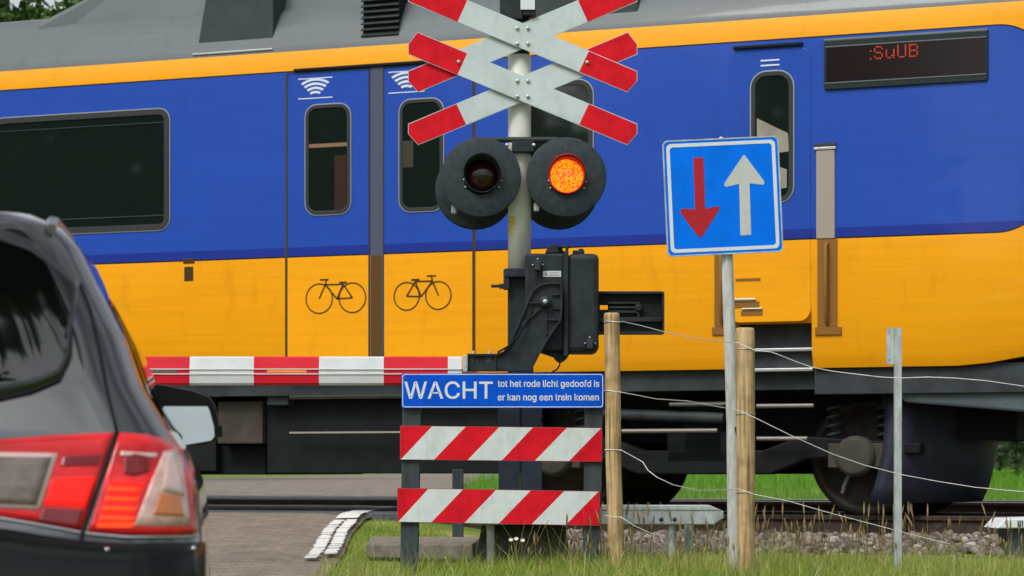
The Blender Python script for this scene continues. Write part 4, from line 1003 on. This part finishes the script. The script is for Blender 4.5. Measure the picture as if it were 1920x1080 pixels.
# ------------------------------------------------------------------ galvanised post with flange
DG = 14.6
gp = thing('metal_post', 'slim galvanised post with a short drilled flange at its top', 'post', (W(1685, 0, DG).x, DG, .03))
mb = MB(); fbox(mb, 1677.5, 1691, 615, 1100, DG, .012); fbox(mb, 1677.5, 1680, 615, 1100, DG + .012, .04); fbox(mb, 1688.5, 1691, 615, 1100, DG + .012, .04); mb.build('post', M['galv'], gp, bevel=.002)
mb = MB(); fbox(mb, 1662, 1677, 615, 683, DG + .006, .006); FL = mb.build('flange', M['galv'], gp, bevel=.001)
for py in (624, 675): MB().prism(disc(*PL([(1667, py)], DG + .006)[0], .0035, 10), DG + .0045, DG + .008).build('hole', M['seal'], FL)

# ------------------------------------------------------------------ low guard rail
DR = 15.75
gr = thing('guard_rail', 'low galvanised guard rail on short round legs behind the wooden post', 'guard rail', (W(1130, 0, DR).x, DR, .06))
mb = MB(); 
prof = PL([(880, 952), (1340, 952), (1357, 958), (1357, 972), (1338, 984), (880, 984)], DR)
mb.prism(prof, DR, DR + .10); mb.build('beam', M['galv'], gr, bevel=.008)
mb = MB(); mb.prism(PL([(880, 947), (1330, 947), (1353, 957), (880, 957)], DR + .05), DR - .006, DR + .22); mb.build('top_plate', M['galv'], gr, bevel=.006)
for px in (1240, 1265, 905, 935): MB().lathe([(0, -.012), (.010, -.010), (.013, 0)], W(px, 974, DR), 'y', 10).build('bolt', M['rail'], gr)
for px, D in ((920, DR + .05), (1258, DR + .05), (1291, DR + .32), (952, DR + .32)): MB().tube([W(px, 975, D), W(px + 1, 1075, D)], 8.0 / F * DR, 16).build('leg', M['galv'], gr)

# ------------------------------------------------------------------ concrete pieces
mb = MB()
a_ = [W(690, 1000, 16.8), W(890, 995, 16.9)]
mb.add([(-.92, 16.55, .06), (-.24, 16.0, .06), (-.20, 17.2, .06), (-.95, 17.6, .06), (-.92, 16.55, .15), (-.24, 16.0, .165), (-.20, 17.2, .175), (-.95, 17.6, .17)],
       [(3, 2, 1, 0), (4, 5, 6, 7), (0, 1, 5, 4), (1, 2, 6, 5), (2, 3, 7, 6), (3, 0, 4, 7)])
tag(mb.build('concrete_slab', M['concrete'], loc=(-.5, 16.7, .06), bevel=.012), 'worn brownish concrete slab in the grass beside the mast base', 'slab')
mb = MB(); mb.add([(.33, 16.7, .0), (1.05, 16.3, .0), (1.1, 17.3, .0), (.36, 17.6, .0), (.33, 16.7, .12), (1.05, 16.3, .11), (1.1, 17.3, .12), (.36, 17.6, .13)],
       [(3, 2, 1, 0), (4, 5, 6, 7), (0, 1, 5, 4), (1, 2, 6, 5), (2, 3, 7, 6), (3, 0, 4, 7)])
tag(mb.build('concrete_slab', M['concrete'], loc=(.7, 16.9, .0), bevel=.012), 'grey concrete slab lying before the ballast behind the guard rail', 'slab')
# small stake behind the striped boards
tag(MB().box(W(848, 0, 17.8).x, W(869, 0, 17.8).x, 17.8, 17.88, .1, W(0, 880, 17.8).z).build('stake', M['darkpost'], loc=(W(858, 0, 17.8).x, 17.84, .1), bevel=.006), 'short dark stake seen between the two striped boards', 'stake')
# low trackside box
DC = 16.6
cb = thing('trackside_box', 'low trackside box with a sloping white cover on dark legs', 'trackside box', (W(1915, 0, DC).x, DC, .05))
mb = MB(); mb.prism(PL([(1868, 991), (1884, 973), (1975, 970), (1990, 990)], DC), DC, DC + .45); CV = mb.build('cover', M['signwhite'], cb, bevel=.008)
mb = MB()
for k in range(3): fbox(mb, 1908 + 4 * k, 1910 + 4 * k, 976, 988, DC - .002, .004)
mb.build('vent_slot', M['seal'], CV)
mb = MB(); fbox(mb, 1888, 1975, 991, 1075, DC + .06, .3); mb.build('housing', M['darkpost'], cb, bevel=.006)

# ================================================================== CAR
TH = R(6.5); CZ0 = -.40
CR = Vector((-1.69, 6.72, CZ0))
car = thing('car', 'black estate car waiting at the barrier with glowing red tail lamps', 'car', CR, TH)
CM = Matrix.Translation(CR) @ Matrix.Rotation(TH, 4, 'Z'); CMI = CM.inverted()
zt_ = np.array([.22, .30, .45, .60, .76, .853, .99, 1.09, 1.246, 1.39, 1.54, 1.646, 1.70, 1.74, 1.757])
wt_ = np.array([.82, .86, .88, .89, .89, .89, .87, .818, .722, .672, .595, .542, .495, .42, .28])
yr_ = np.array([.10, .03, .00, .00, .01, .05, .07, .10, .18, .27, .36, .43, .46, .52, .70])
yf_ = np.array([4.45, 4.52, 4.55, 4.55, 4.52, 4.45, 3.9, 3.45, 3.18, 2.95, 2.72, 2.52, 2.40, 2.2, 1.9])
rr_t = np.array([.20, .20, .22, .22, .22, .22, .20, .18, .16, .15, .14, .14, .16, .18, .15])
ip = lambda arr, z: float(np.interp(z, zt_, arr))
def outline(z, dens=1):
    w, yr, yf, rc = ip(wt_, z), ip(yr_, z), ip(yf_, z), ip(rr_t, z); P = []
    bow = .07
    for i in range(14 * dens):
        x_ = (w - rc) * i / (14 * dens); P.append((x_, yr + bow * (x_ / max(w, .01)) ** 2))
    yb = yr + bow * ((w - rc) / w) ** 2
    for i in range(10 * dens):
        a_ = R(-90 + 90 * i / (10 * dens)); P.append((w - rc + rc * math.cos(a_), yb + rc + rc * math.sin(a_)))
    y0, y1 = yb + rc, yf - .35
    for i in range(12): P.append((w + .015 * math.sin(math.pi * i / 11), y0 + (y1 - y0) * i / 12))
    rx = min(.3, w * .5)
    for i in range(8): a_ = R(90 * i / 8); P.append((w - rx + rx * math.cos(a_), y1 + .25 * math.sin(a_)))
    for i in range(6): x_ = (w - rx) * (1 - i / 5); P.append((x_, y1 + .25 + .1 * (1 - (x_ / w) ** 2)))
    return P
zs = np.concatenate([np.linspace(.22, 1.64, 40), [1.675, 1.70, 1.72, 1.74, 1.75, 1.757]])
vs = []; fs = []; rows = []
for z in zs:
    h = outline(z); full = h + [(-x_, y_) for x_, y_ in h[-2:0:-1]]; rows.append(len(full)); vs += [(x_, y_, z) for x_, y_ in full]
n = rows[0]
for i in range(len(zs) - 1):
    for j in range(n): fs.append((i * n + j, i * n + (j + 1) % n, (i + 1) * n + (j + 1) % n, (i + 1) * n + j))
fs += [list(range(n))[::-1], [(len(zs) - 1) * n + j for j in range(n)]]
MB().add(vs, fs, 0, True).build('body', M['carpaint'], car, local=True)
def surf_px(px, py):
    D = 6.8; p = None
    for _ in range(4):
        zw = CZ + (HOR - py) / F * D; z = min(max(zw - CZ0, .23), 1.75)
        P = [Vector((x_, y_, z)) for x_, y_ in outline(z, 3)[:72 + 3]]
        Q = [CM @ p_ for p_ in P]; U = [960 + F * q_.x / q_.y for q_ in Q]
        if px <= U[0]:                                    # beyond the centre line: mirror side
            t_ = (px - U[0]) / 735; p = Vector((t_, P[0].y, z)); D = (CM @ p).y; continue
        k = len(U) - 1
        for i in range(len(U) - 1):
            if U[i] <= px <= U[i + 1]: k = i; break
        else:
            k = int(np.argmax(U)) - 1
        f_ = 0 if U[k + 1] == U[k] else min(1, max(0, (px - U[k]) / (U[k + 1] - U[k])))
        p = P[k].lerp(P[k + 1], f_); D = (CM @ p).y
        nrm2 = (P[k + 1] - P[k]); nr = Vector((nrm2.y, -nrm2.x, 0)).normalized() if nrm2.length > 0 else Vector((0, -1, 0))
    try: return p, nr
    except UnboundLocalError: return p, Vector((0, -1, 0))
def curve(pts, n_):
    P = [Vector(p_) for p_ in pts]; L_ = [0]
    for a_, b_ in zip(P[:-1], P[1:]): L_.append(L_[-1] + (b_ - a_).length)
    out_ = []
    for i in range(n_):
        t_ = L_[-1] * i / (n_ - 1); k = 0
        while k < len(P) - 2 and L_[k + 1] < t_: k += 1
        out_.append(P[k].lerp(P[k + 1], (t_ - L_[k]) / max(1e-6, L_[k + 1] - L_[k])))
    return out_
def car_patch(name, m, top, bot, off, nt_=26, ns_=10, parent=None, mirror=True):
    T_, B_ = curve(top, nt_), curve(bot, nt_); vs = []; back = []
    for j in range(ns_):
        for i in range(nt_):
            q_ = T_[i].lerp(B_[i], j / (ns_ - 1)); p_, nr = surf_px(q_.x, q_.y); vs.append(p_ + nr * off)
            back.append(p_ - nr * .004)
    mb = MB(); fs = [(j * nt_ + i, j * nt_ + i + 1, (j + 1) * nt_ + i + 1, (j + 1) * nt_ + i) for j in range(ns_ - 1) for i in range(nt_ - 1)]
    rim = [i for i in range(nt_)] + [j * nt_ + nt_ - 1 for j in range(1, ns_)] + [(ns_ - 1) * nt_ + i for i in range(nt_ - 2, -1, -1)] + [j * nt_ for j in range(ns_ - 2, 0, -1)]
    def put(sgn):
        V = [Vector((v.x * sgn, v.y, v.z)) for v in vs]; o_ = len(mb.v)
        mb.add(V, fs, 0, True)
        Bk = [Vector((back[r_].x * sgn, back[r_].y, back[r_].z)) for r_ in rim]; o2 = len(mb.v); mb.v += [tuple(p_) for p_ in Bk]
        for a_ in range(len(rim)):
            b_ = (a_ + 1) % len(rim); mb.f.append([o_ + rim[a_], o_ + rim[b_], o2 + b_, o2 + a_]); mb.m.append(0); mb.s.append(False)
    put(1)
    objs = [mb.build(name, m, parent or car, local=True)]
    if mirror:
        mb.__init__(); put(-1); objs.append(mb.build(name, m, parent or car, local=True))
    return objs
CX = -280
# rear window: dark glass with seal and lower edge
car_patch('rear_window', M['carglass'], [(CX, 436), (0, 428), (60, 452), (105, 490), (146, 532)], [(CX, 748), (0, 742), (60, 728), (108, 706), (128, 664)], .008, 30, 14, mirror=True)
car_patch('window_seal', M['seal'], [(123, 540), (128, 600), (128, 664), (108, 706), (60, 728), (0, 742), (CX, 748)], [(131, 540), (136, 600), (136, 668), (114, 714), (62, 737), (0, 751), (CX, 757)], .006, 30, 3)
# tailgate shut line
car_patch('shut_line', M['seal'], [(146, 532), (165, 578), (184, 660), (198, 735), (215, 806)], [(152, 530), (171, 578), (190, 660), (204, 735), (221, 806)], .0025, 24, 3)
car_patch('shut_line', M['seal'], [(216, 806), (188, 890), (152, 992), (120, 1120)], [(222, 808), (195, 892), (160, 996), (128, 1120)], .012, 16, 3)
# tail lamps: tailgate half and wing half
tl = car_patch('tail_lamp', M['lampred'], [(CX + 60, 828), (0, 824), (100, 816), (213, 811)], [(CX + 60, 962), (0, 968), (80, 980), (152, 993)], .010, 26, 12)
tw = car_patch('tail_lamp', M['lampred'], [(223, 811), (270, 814), (312, 826), (340, 842), (356, 880)], [(164, 996), (220, 1001), (280, 1003), (330, 1003), (364, 1000)], .010, 26, 12)
for k in (0, 1):
    pa = tl[k]; mi = (k == 1)
    def sub(nm, m, top, bot, off, par):
        o_ = car_patch(nm, m, top, bot, off, 14, 8, parent=par, mirror=True)
        bpy.data.objects.remove(o_[0 if mi else 1])
    sub('reverse_lamp', M['lamppink'], [(CX + 120, 848), (0, 848), (108, 850)], [(CX + 120, 958), (0, 952), (74, 956)], .013, pa)
    sub('reverse_lens', M['lampsmoke'], [(CX + 126, 856), (0, 856), (97, 857)], [(CX + 126, 948), (0, 944), (68, 947)], .0155, pa)
    sub('lamp_band', M['lampglow'], [(98, 898), (178, 895)], [(84, 945), (158, 950)], .0125, pa)
    sub('lamp_band', M['lampdark'], [(80, 952), (156, 956)], [(72, 976), (146, 988)], .0125, pa)
    sub('lamp_band', M['lampdark'], [(118, 856), (188, 852)], [(112, 874), (182, 872)], .0125, pa)
    pb = tw[k]
    sub('clear_lens', M['lampclear'], [(302, 846), (322, 842), (335, 860)], [(250, 985), (300, 987), (350, 984)], .013, pb)
    sub('clear_lens', M['lamppink'], [(308, 850), (316, 848), (322, 862)], [(300, 920), (320, 925), (338, 930)], .0155, pb)
    sub('lamp_panel', M['lampglow'], [(205, 902), (268, 906)], [(180, 990), (240, 990)], .0118, pb)
    sub('lamp_glint', M['lamppink'], [(226, 846), (292, 850)], [(224, 853), (290, 857)], .0118, pb)  # pale highlight band painted across the red lens
    sub('lamp_tint', mat('amber_lens', (.62, .19, .05), .12, coat=1), [(296, 925), (330, 930)], [(284, 965), (338, 968)], .0150, pb)
    for r0 in (912, 930, 948, 966, 980):
        d_ = (r0 - 912) * .28
        sub('lamp_band', M['lamplit'], [(203 - d_, r0), (262 - d_ * .5, r0 + (3 if r0 < 970 else 0))], [(200 - d_, r0 + 8), (256 - d_ * .5, r0 + 9)], .013, pb)
    sub('lamp_bulb', M['lampdark'], [(232, 858), (250, 850), (276, 856)], [(232, 888), (250, 892), (276, 884)], .0125, pb)
# bumper parting below the lamps
car_patch('trim_strip', M['chrome'], [(CX, 958), (0, 968), (80, 982), (155, 996), (240, 1004), (364, 1003)], [(CX, 964), (0, 974), (80, 987), (155, 1001), (240, 1009), (364, 1008)], .009, 40, 3)
car_patch('bumper', mat('shade_black_bumper', (.006, .008, .008), .22, spec=.2), [(CX, 982), (0, 990), (80, 1003), (158, 1014), (240, 1019), (374, 1016)], [(CX, 1290), (0, 1288), (200, 1280), (374, 1272)], .018, 30, 8)  # near-black colour carries the shade on the painted lower body
for px, py in ((200, 1030), (352, 1028)):
    p_, nr = surf_px(px, py); p_ = p_ + nr * .018; MB().lathe([(0, -.008), (.006, -.007), (.008, 0)], p_, 'y', 10).build('screw', M['chrome'], car, local=True)
# side windows, windscreen, doors by local coordinates
def side_patch(name, m, y0a, y1a, y0b, y1b, z0, z1, off, sgn):
    vs = []; N_ = 8
    for j in range(N_):
        z = z0 + (z1 - z0) * j / (N_ - 1)
        for i in range(N_):
            ya = y0b + (y0a - y0b) * j / (N_ - 1); yb_ = y1b + (y1a - y1b) * j / (N_ - 1); y_ = ya + (yb_ - ya) * i / (N_ - 1)
            vs.append((sgn * (ip(wt_, z) + .015 + off), y_, z))
    MB().add(vs, [(j * N_ + i, j * N_ + i + 1, (j + 1) * N_ + i + 1, (j + 1) * N_ + i) for j in range(N_ - 1) for i in range(N_ - 1)], 0, True).build(name, m, car, local=True)
for sg in (1, -1):
    side_patch('side_window', M['carglass'], .75, 1.02, .62, 1.02, 1.14, 1.52, .004, sg)
    side_patch('side_window', M['carglass'], 1.08, 1.86, 1.08, 1.92, 1.14, 1.54, .004, sg)
    side_patch('side_window', M['carglass'], 1.94, 2.45, 1.98, 2.85, 1.14, 1.52, .004, sg)
    # wheels
    for y_ in (.85, 3.55):
        xo = sg * .80
        Wl = MB().lathe([(.20, -.09), (.30, -.105), (.34, -.09), (.345, -.05), (.345, .05), (.34, .09), (.30, .105), (.20, .09)], (xo, y_, .345), 'x', 36).build('wheel', M['tyre'], car, local=True)
        mb = MB(); mb.lathe([(0, sg * .085), (.05, sg * .09), (.06, sg * .075), (.18, sg * .07), (.205, sg * .095), (.215, sg * .09), (.215, -sg * .05), (0, -sg * .05)], (xo, y_, .345), 'x', 30); mb.build('rim', M['chrome'], Wl, local=True)
    # roof rail
    mb = MB(); pts = [(sg * .47, .52, 1.69), (sg * .47, .56, 1.712), (sg * .47, .70, 1.725), (sg * .47, 1.4, 1.74), (sg * .47, 2.0, 1.73), (sg * .47, 2.2, 1.69)]
    mb.tube(pts, [.014, .016, .014, .014, .014, .012], 12); mb.build('roof_rail', M['roofrail'], car, local=True)
# windscreen
vs = []; N_ = 10
for j in range(N_):
    z = 1.13 + .47 * j / (N_ - 1); h = outline(z)
    fr_ = h[-7:]; full = [(x_, y_) for x_, y_ in fr_] + [(-x_, y_) for x_, y_ in fr_[-2::-1]]
    vs += [(x_ * 1.0, y_ + .006, z) for x_, y_ in full]
nf = 13
MB().add(vs, [(j * nf + i, j * nf + i + 1, (j + 1) * nf + i + 1, (j + 1) * nf + i) for j in range(N_ - 1) for i in range(nf - 1)], 0, True).build('windscreen', M['carglass'], car, local=True)
# door mirrors
def wing_mirror(sg):
    Yl = 2.62
    def lp(px, py, dy=0):
        D = (CM @ Vector((1.0, Yl, 1))).y; q_ = CMI @ W(px, py, D); return (q_.x, q_.z)
    out_ = [lp(*p_) for p_ in ((262, 716), (310, 722), (362, 732), (392, 744), (404, 760), (411, 790), (412, 815), (404, 830), (385, 836), (340, 838), (300, 838), (262, 838))]
    gl_ = [lp(*p_) for p_ in ((285, 733), (320, 736), (362, 744), (384, 753), (393, 770), (401, 800), (402, 818), (396, 826), (350, 834), (300, 834))]
    out_ = [(sg * x_, z_) for x_, z_ in out_]; gl_ = [(sg * x_, z_) for x_, z_ in gl_]
    mb = MB(); n_ = len(out_); cx_ = sum(p_[0] for p_ in out_) / n_; cz2 = sum(p_[1] for p_ in out_) / n_
    vs = []
    for sc_, y_ in ((.97, Yl - .005), (1.0, Yl + .01), (1.0, Yl + .06), (.85, Yl + .12), (.45, Yl + .16)):
        vs += [(cx_ + (x_ - cx_) * sc_, y_, cz2 + (z_ - cz2) * sc_) for x_, z_ in out_]
    fs = [(i * n_ + j, i * n_ + (j + 1) % n_, (i + 1) * n_ + (j + 1) % n_, (i + 1) * n_ + j) for i in range(4) for j in range(n_)] + [list(range(n_)), [4 * n_ + j for j in range(n_)][::-1]]
    mb.add(vs, fs, 0, True)
    mb.box(min(sg * .80, sg * .95), max(sg * .80, sg * .95), Yl + .02, Yl + .09, cz2 - .06, cz2 - .02)
    MH = mb.build('door_mirror', M['carplastic'], car, local=True)
    md = MH.modifiers.new('split', 'EDGE_SPLIT'); md.split_angle = R(35)
    # glass tilted slightly upwards
    gv = [(x_, Yl - .0075 + .05 * (z_ - cz2), z_) for x_, z_ in gl_]
    MB().add(gv, [list(range(len(gv)))]).build('mirror_glass', M['mirror'], MH, local=True)
wing_mirror(1); wing_mirror(-1)
# white number plate panel, tailgate handle out of the frame
MB().box(-.26, .26, .005, .022, .80, .91).build('number_plate', mat('plate_yellow', (.75, .5, .03), .4), car, local=True, bevel=.004)

# ================================================================== VEGETATION
def blades(name, X, Y, Z, h, w, lean, m, tone, kind='stuff'):
    n_ = len(X); a_ = rng.uniform(0, 2 * np.pi, n_); ld = rng.uniform(0, 2 * np.pi, n_)
    V = np.zeros((n_, 6, 3)); lv = np.array([0, .5, 1.])
    for k in range(3):
        t_ = lv[k]; ww = w * (1 - t_ * .92) * .5
        cx_ = X + np.cos(ld) * lean * h * t_ ** 2; cy_ = Y + np.sin(ld) * lean * h * t_ ** 2; cz2 = Z + h * t_ * (1 - .25 * lean * t_)
        V[:, 2 * k] = np.stack([cx_ - np.cos(a_) * ww, cy_ - np.sin(a_) * ww, cz2], 1)
        V[:, 2 * k + 1] = np.stack([cx_ + np.cos(a_) * ww, cy_ + np.sin(a_) * ww, cz2], 1)
    Fq = np.array([(0, 1, 3, 2), (2, 3, 5, 4)]); Fc = (Fq[None] + (np.arange(n_) * 6)[:, None, None]).reshape(-1, 4)
    o_ = fast_mesh(name, V.reshape(-1, 3), Fc, m, np.repeat(tone, 6)); tag(o_, kind=kind); return o_
# verge
n_ = 74000
Y = rng.uniform(13.6, 20.2, n_); X = rng.uniform(-2.0, 3.6, n_)
q = q_of(X, Y); e_ = redge(Y)
pat = (np.sin(X * 3.1 + 1) * np.cos(Y * 2.3) + np.sin(X * 7.3 + Y * 5.1) * .5)
lim = -3.15 - .45 * np.clip(X - .2, 0, 1) + .3 * np.sin(X * 2.7) + 2.2 * np.clip((e_ + 1.0 - X) / .4, 0, 1)
ok = (X > e_ - .02 + .06 * rng.normal(size=n_)) & (q < lim) & (rng.random(n_) < np.maximum(np.clip(1.1 - np.clip((q + 4.2) / 1.8, 0, .88), .1, 1), .9 * (X < e_ + 1.3)))
ok &= ~((X > -.9) & (X < -.22) & (Y > 16.3 - (X + .9) * .75) & (Y < 17.6))
ok &= ~((X > .36) & (X < 1.08) & (Y > 16.6) & (Y < 17.5) & (rng.random(n_) < .9))
X, Y, pat = X[ok], Y[ok], pat[ok]; n2 = len(X)
h = rng.gamma(4, .0135, n2) * np.clip(1 + .35 * pat, .5, 1.6) * np.clip(1 - .45 * (q_of(X, Y) + 5.2), .45, 1.3) + .012
tone = np.clip(.50 + .14 * pat + rng.normal(0, .2, n2) + .06 * (X > .5), 0, 1)
blades('grass', X, Y, hgt(X, Y) - .005, h, rng.uniform(.003, .007, n2), rng.uniform(.1, .9, n2), M['grass'], tone)
n_ = 19000
Y = rng.uniform(13.8, 17.8, n_); X = rng.uniform(-1.3, 3.6, n_); q = q_of(X, Y)
cl = np.sin(X * 9.7 + 2 * np.sin(Y * 4)) * np.cos(Y * 8.1 + X * 3)
ok = (X > redge(Y) + .05) & (q < -3.4) & (cl > .25) & (rng.random(n_) < .25 + .75 * (X > .2))
X, Y = X[ok], Y[ok]; n2 = len(X)
blades('grass', X, Y, hgt(X, Y) - .005, rng.gamma(3.2, .034, n2) * np.clip(1 - .33 * (q_of(X, Y) + 5), .45, 1.3) + .03, rng.uniform(.0025, .005, n2), rng.uniform(.2, 1.1, n2), M['grass'], np.clip(.66 + rng.normal(0, .27, n2), 0, 1))
# tufts along the deck edge and far meadow
n_ = 60000
Yf = 27 + 22 * rng.random(n_) ** 1.4; Xf = rng.uniform(-.22, .30, n_) * Yf; qf = q_of(Xf, Yf)
ok = (qf > QT2 + 2.4) & ((Xf > redge(Yf) + .15) | (Xf < redge(Yf) - 5.4)); Xf, Yf = Xf[ok], Yf[ok]; n2 = len(Xf)
blades('meadow_grass', Xf, Yf, hgt(Xf, Yf) - .01, rng.uniform(.08, .30, n2), rng.uniform(.006, .014, n2), rng.uniform(.1, .6, n2), M['meadow'], rng.random(n2))
# seed stalks in the verge
n_ = 340
X = rng.uniform(.0, 3.4, n_); Y = rng.uniform(14.2, 17.4, n_); ok = q_of(X, Y) < -2.8; X, Y = X[ok], Y[ok]; n2 = len(X)
Vs, Fs, Ts = [], [], []; off = 0
for i in range(n2):
    hh = min(.36, rng.gamma(5, .036) + .05); ln = rng.normal(0, .14, 2); z0 = float(hgt(X[i], Y[i])); tn = rng.random()
    pts = [np.array([X[i] + ln[0] * hh * t_ ** 1.5, Y[i] + ln[1] * hh * t_ ** 1.5, z0 + hh * t_]) for t_ in (0, .4, .75, .8, .9, 1.0)]
    rd = [.0016, .0014, .0012, .005, .006, .001]
    for p_, r_ in zip(pts, rd):
        for k in range(4): a_ = k * np.pi / 2; Vs.append(p_ + np.array([np.cos(a_) * r_, np.sin(a_) * r_, 0])); Ts.append(tn if r_ > .003 else tn * .5)
    for k in range(5):
        for j in range(4): Fs.append((off + 4 * k + j, off + 4 * k + (j + 1) % 4, off + 4 * k + 4 + (j + 1) % 4, off + 4 * k + 4 + j))
    off += 24
tag(fast_mesh('seed_grass', np.array(Vs), np.array(Fs), M['seed'], np.array(Ts)), kind='stuff')
# white flower on thin stems before the mast base
fl = thing('wildflower', 'tall dry stems with small white flower heads before the mast foundation', 'wildflower', (W(975, 0, 15.2).x, 15.2, .05))
mb = MB()
for px, py, bx_ in ((958, 1012, 965), (968, 1011, 968), (980, 1013, 972), (985, 975, 962), (1000, 985, 968), (1015, 982, 975), (1028, 975, 978)):
    a_ = W(bx_, 1075, 15.2); b_ = W(px, py, 15.2); mb.tube([a_, a_.lerp(b_, .5) + Vector((.003, 0, .003)), b_], .0016, 5)
mb.build('stem', M['seed'], fl)
wh = mat('white_petal', (.75, .73, .68), .7)
for px, py in ((958, 1012), (968, 1010), (980, 1013)):
    c = W(px, py, 15.2); mb = MB()
    for k in range(9): a_ = k * .7; mb.tube([c, c + Vector((.012 * math.cos(a_), -.006 + .006 * math.sin(a_), .009 * math.sin(a_)))], [.002, .0045], 5)
    mb.build('flower_head', wh, fl)

# trees and shrubs
def leaves(cen, rad_, n_, size, seed, squash=.85, clumps=26):
    g = np.random.default_rng(seed)
    cc = g.normal(size=(clumps, 3)); cc /= np.linalg.norm(cc, axis=1)[:, None]; cc *= (g.random((clumps, 1)) ** .45) * .8
    cr = g.uniform(.22, .42, clumps)
    idx = g.integers(0, clumps, n_); d = g.normal(size=(n_, 3)); d /= np.linalg.norm(d, axis=1)[:, None]
    P = cc[idx] + d * (cr[idx] * (g.random(n_) ** .4))[:, None]
    P = P * np.array([rad_, rad_, rad_ * squash]) + np.array(cen)
    A = g.normal(size=(n_, 3)); A /= np.linalg.norm(A, axis=1)[:, None]; Bv = np.cross(A, g.normal(size=(n_, 3))); Bv /= np.linalg.norm(Bv, axis=1)[:, None]
    sz = size * g.uniform(.6, 1.3, n_)[:, None]
    V = np.stack([P - A * sz, P + Bv * sz * .5, P + A * sz, P - Bv * sz * .5], 1).reshape(-1, 3)
    Fc = np.arange(n_ * 4).reshape(-1, 4)
    tn = np.repeat(np.clip(.35 + .25 * g.normal(size=clumps)[idx] * .7 + .2 * g.normal(size=n_), 0, 1), 4)
    return V, Fc, tn
def tree(x_, y_, z_, H, rad_, n_, seed, label, size=.13, group='trees behind the railway'):
    root = thing('tree', label, 'tree', (x_, y_, z_), group=group)
    g = random.Random(seed); mb = MB()
    mb.tube([(x_, y_, z_ - .1), (x_ + .1, y_, z_ + H * .3), (x_ - .05, y_ + .1, z_ + H * .6), (x_, y_, z_ + H * .85)], [H * .028, H * .022, H * .013, H * .004], 10)
    for k in range(9):
        a_ = g.uniform(0, 6.28); b_ = H * g.uniform(.3, .65); l_ = rad_ * g.uniform(.6, .95)
        p0 = Vector((x_, y_, z_ + b_)); p1 = p0 + Vector((math.cos(a_) * l_, math.sin(a_) * l_, l_ * .7)); mb.tube([p0, p0.lerp(p1, .5) + Vector((0, 0, .15)), p1], [H * .009, H * .006, H * .002], 7)
    mb.build('trunk', M['bark'], root)
    V, Fc, tn = leaves((0, 0, H * .64), rad_, n_, size, seed, squash=H * .40 / rad_)
    o_ = fast_mesh('crown', V, Fc, M['leaf'], tn); o_.parent = root
    return root
tree(-5.55, 37, .45, 8.3, 1.5, 15000, 1, 'leafy green tree showing above the grey train roof near the corner', .10)
tree(-8.0, 41, .45, 8.4, 1.7, 15000, 2, 'green tree cut off by the picture corner above the train roof', .11)
def shrub(x_, y_, H, rad_, seed, label):
    root = thing('shrub', label, 'shrub', (x_, y_, .42), group='shrubs beyond the far track')
    mb = MB(); g = random.Random(seed)
    for k in range(7):
        a_ = g.uniform(0, 6.28); mb.tube([(x_, y_, .4), (x_ + .4 * rad_ * math.cos(a_), y_ + .4 * rad_ * math.sin(a_), .42 + H * .4), (x_ + .7 * rad_ * math.cos(a_), y_ + .7 * rad_ * math.sin(a_), .42 + H * .75)], [.03, .02, .008], 6)
    mb.build('stem', M['bark'], root)
    V, Fc, tn = leaves((0, 0, H * .5), rad_, 3600, .07, seed, squash=H * .55 / rad_, clumps=20)
    o_ = fast_mesh('foliage', V, Fc, M['shrubleaf'], tn); o_.parent = root
for i, (x_, y_, H, rd, lb) in enumerate(((7.1, 34.5, 1.9, 1.1, 'dark green shrub beyond the front end of the train'), (5.9, 36, 1.7, 1.0, 'dark shrub partly hidden behind the leading wheels of the train'), (8.6, 37, 2.1, 1.3, 'dark shrub at the picture edge beyond the empty track'))):
    shrub(x_, y_, H, rd, 20 + i, lb)
# wood standing across the field behind the camera's left shoulder, mirrored in the train windows
Vs, Fs, Ts = [], [], []; off = 0
for i in range(9):
    f_ = i / 8; x_ = -27 + 9 * f_ + rng.normal(0, .8); y_ = 15 - 19 * f_; H = rng.uniform(8.5, 12)
    V, Fc, tn = leaves((x_, y_, H * .52 - .4), 2.6, 2600, .34, 50 + i, squash=H * .5 / 2.6)
    Vs.append(V); Fs.append(Fc + off); Ts.append(tn); off += len(V)
for i, (x_, y_, z_, r_) in enumerate(((-3.6, 5.0, 9.4, 2.2), (-1.2, 4.2, 9.8, 2.3), (-5.5, 3.2, 8.8, 2.4))):   # unseen boughs added over the road to darken the car's rear window reflection
    V, Fc, tn = leaves((x_, y_, z_), r_, 2200, .30, 80 + i, squash=.6)
    Vs.append(V); Fs.append(Fc + off); Ts.append(tn); off += len(V)
tag(fast_mesh('treeline_and_added_boughs', np.concatenate(Vs), np.concatenate(Fs), M['leaf'], np.concatenate(Ts)), kind='stuff')
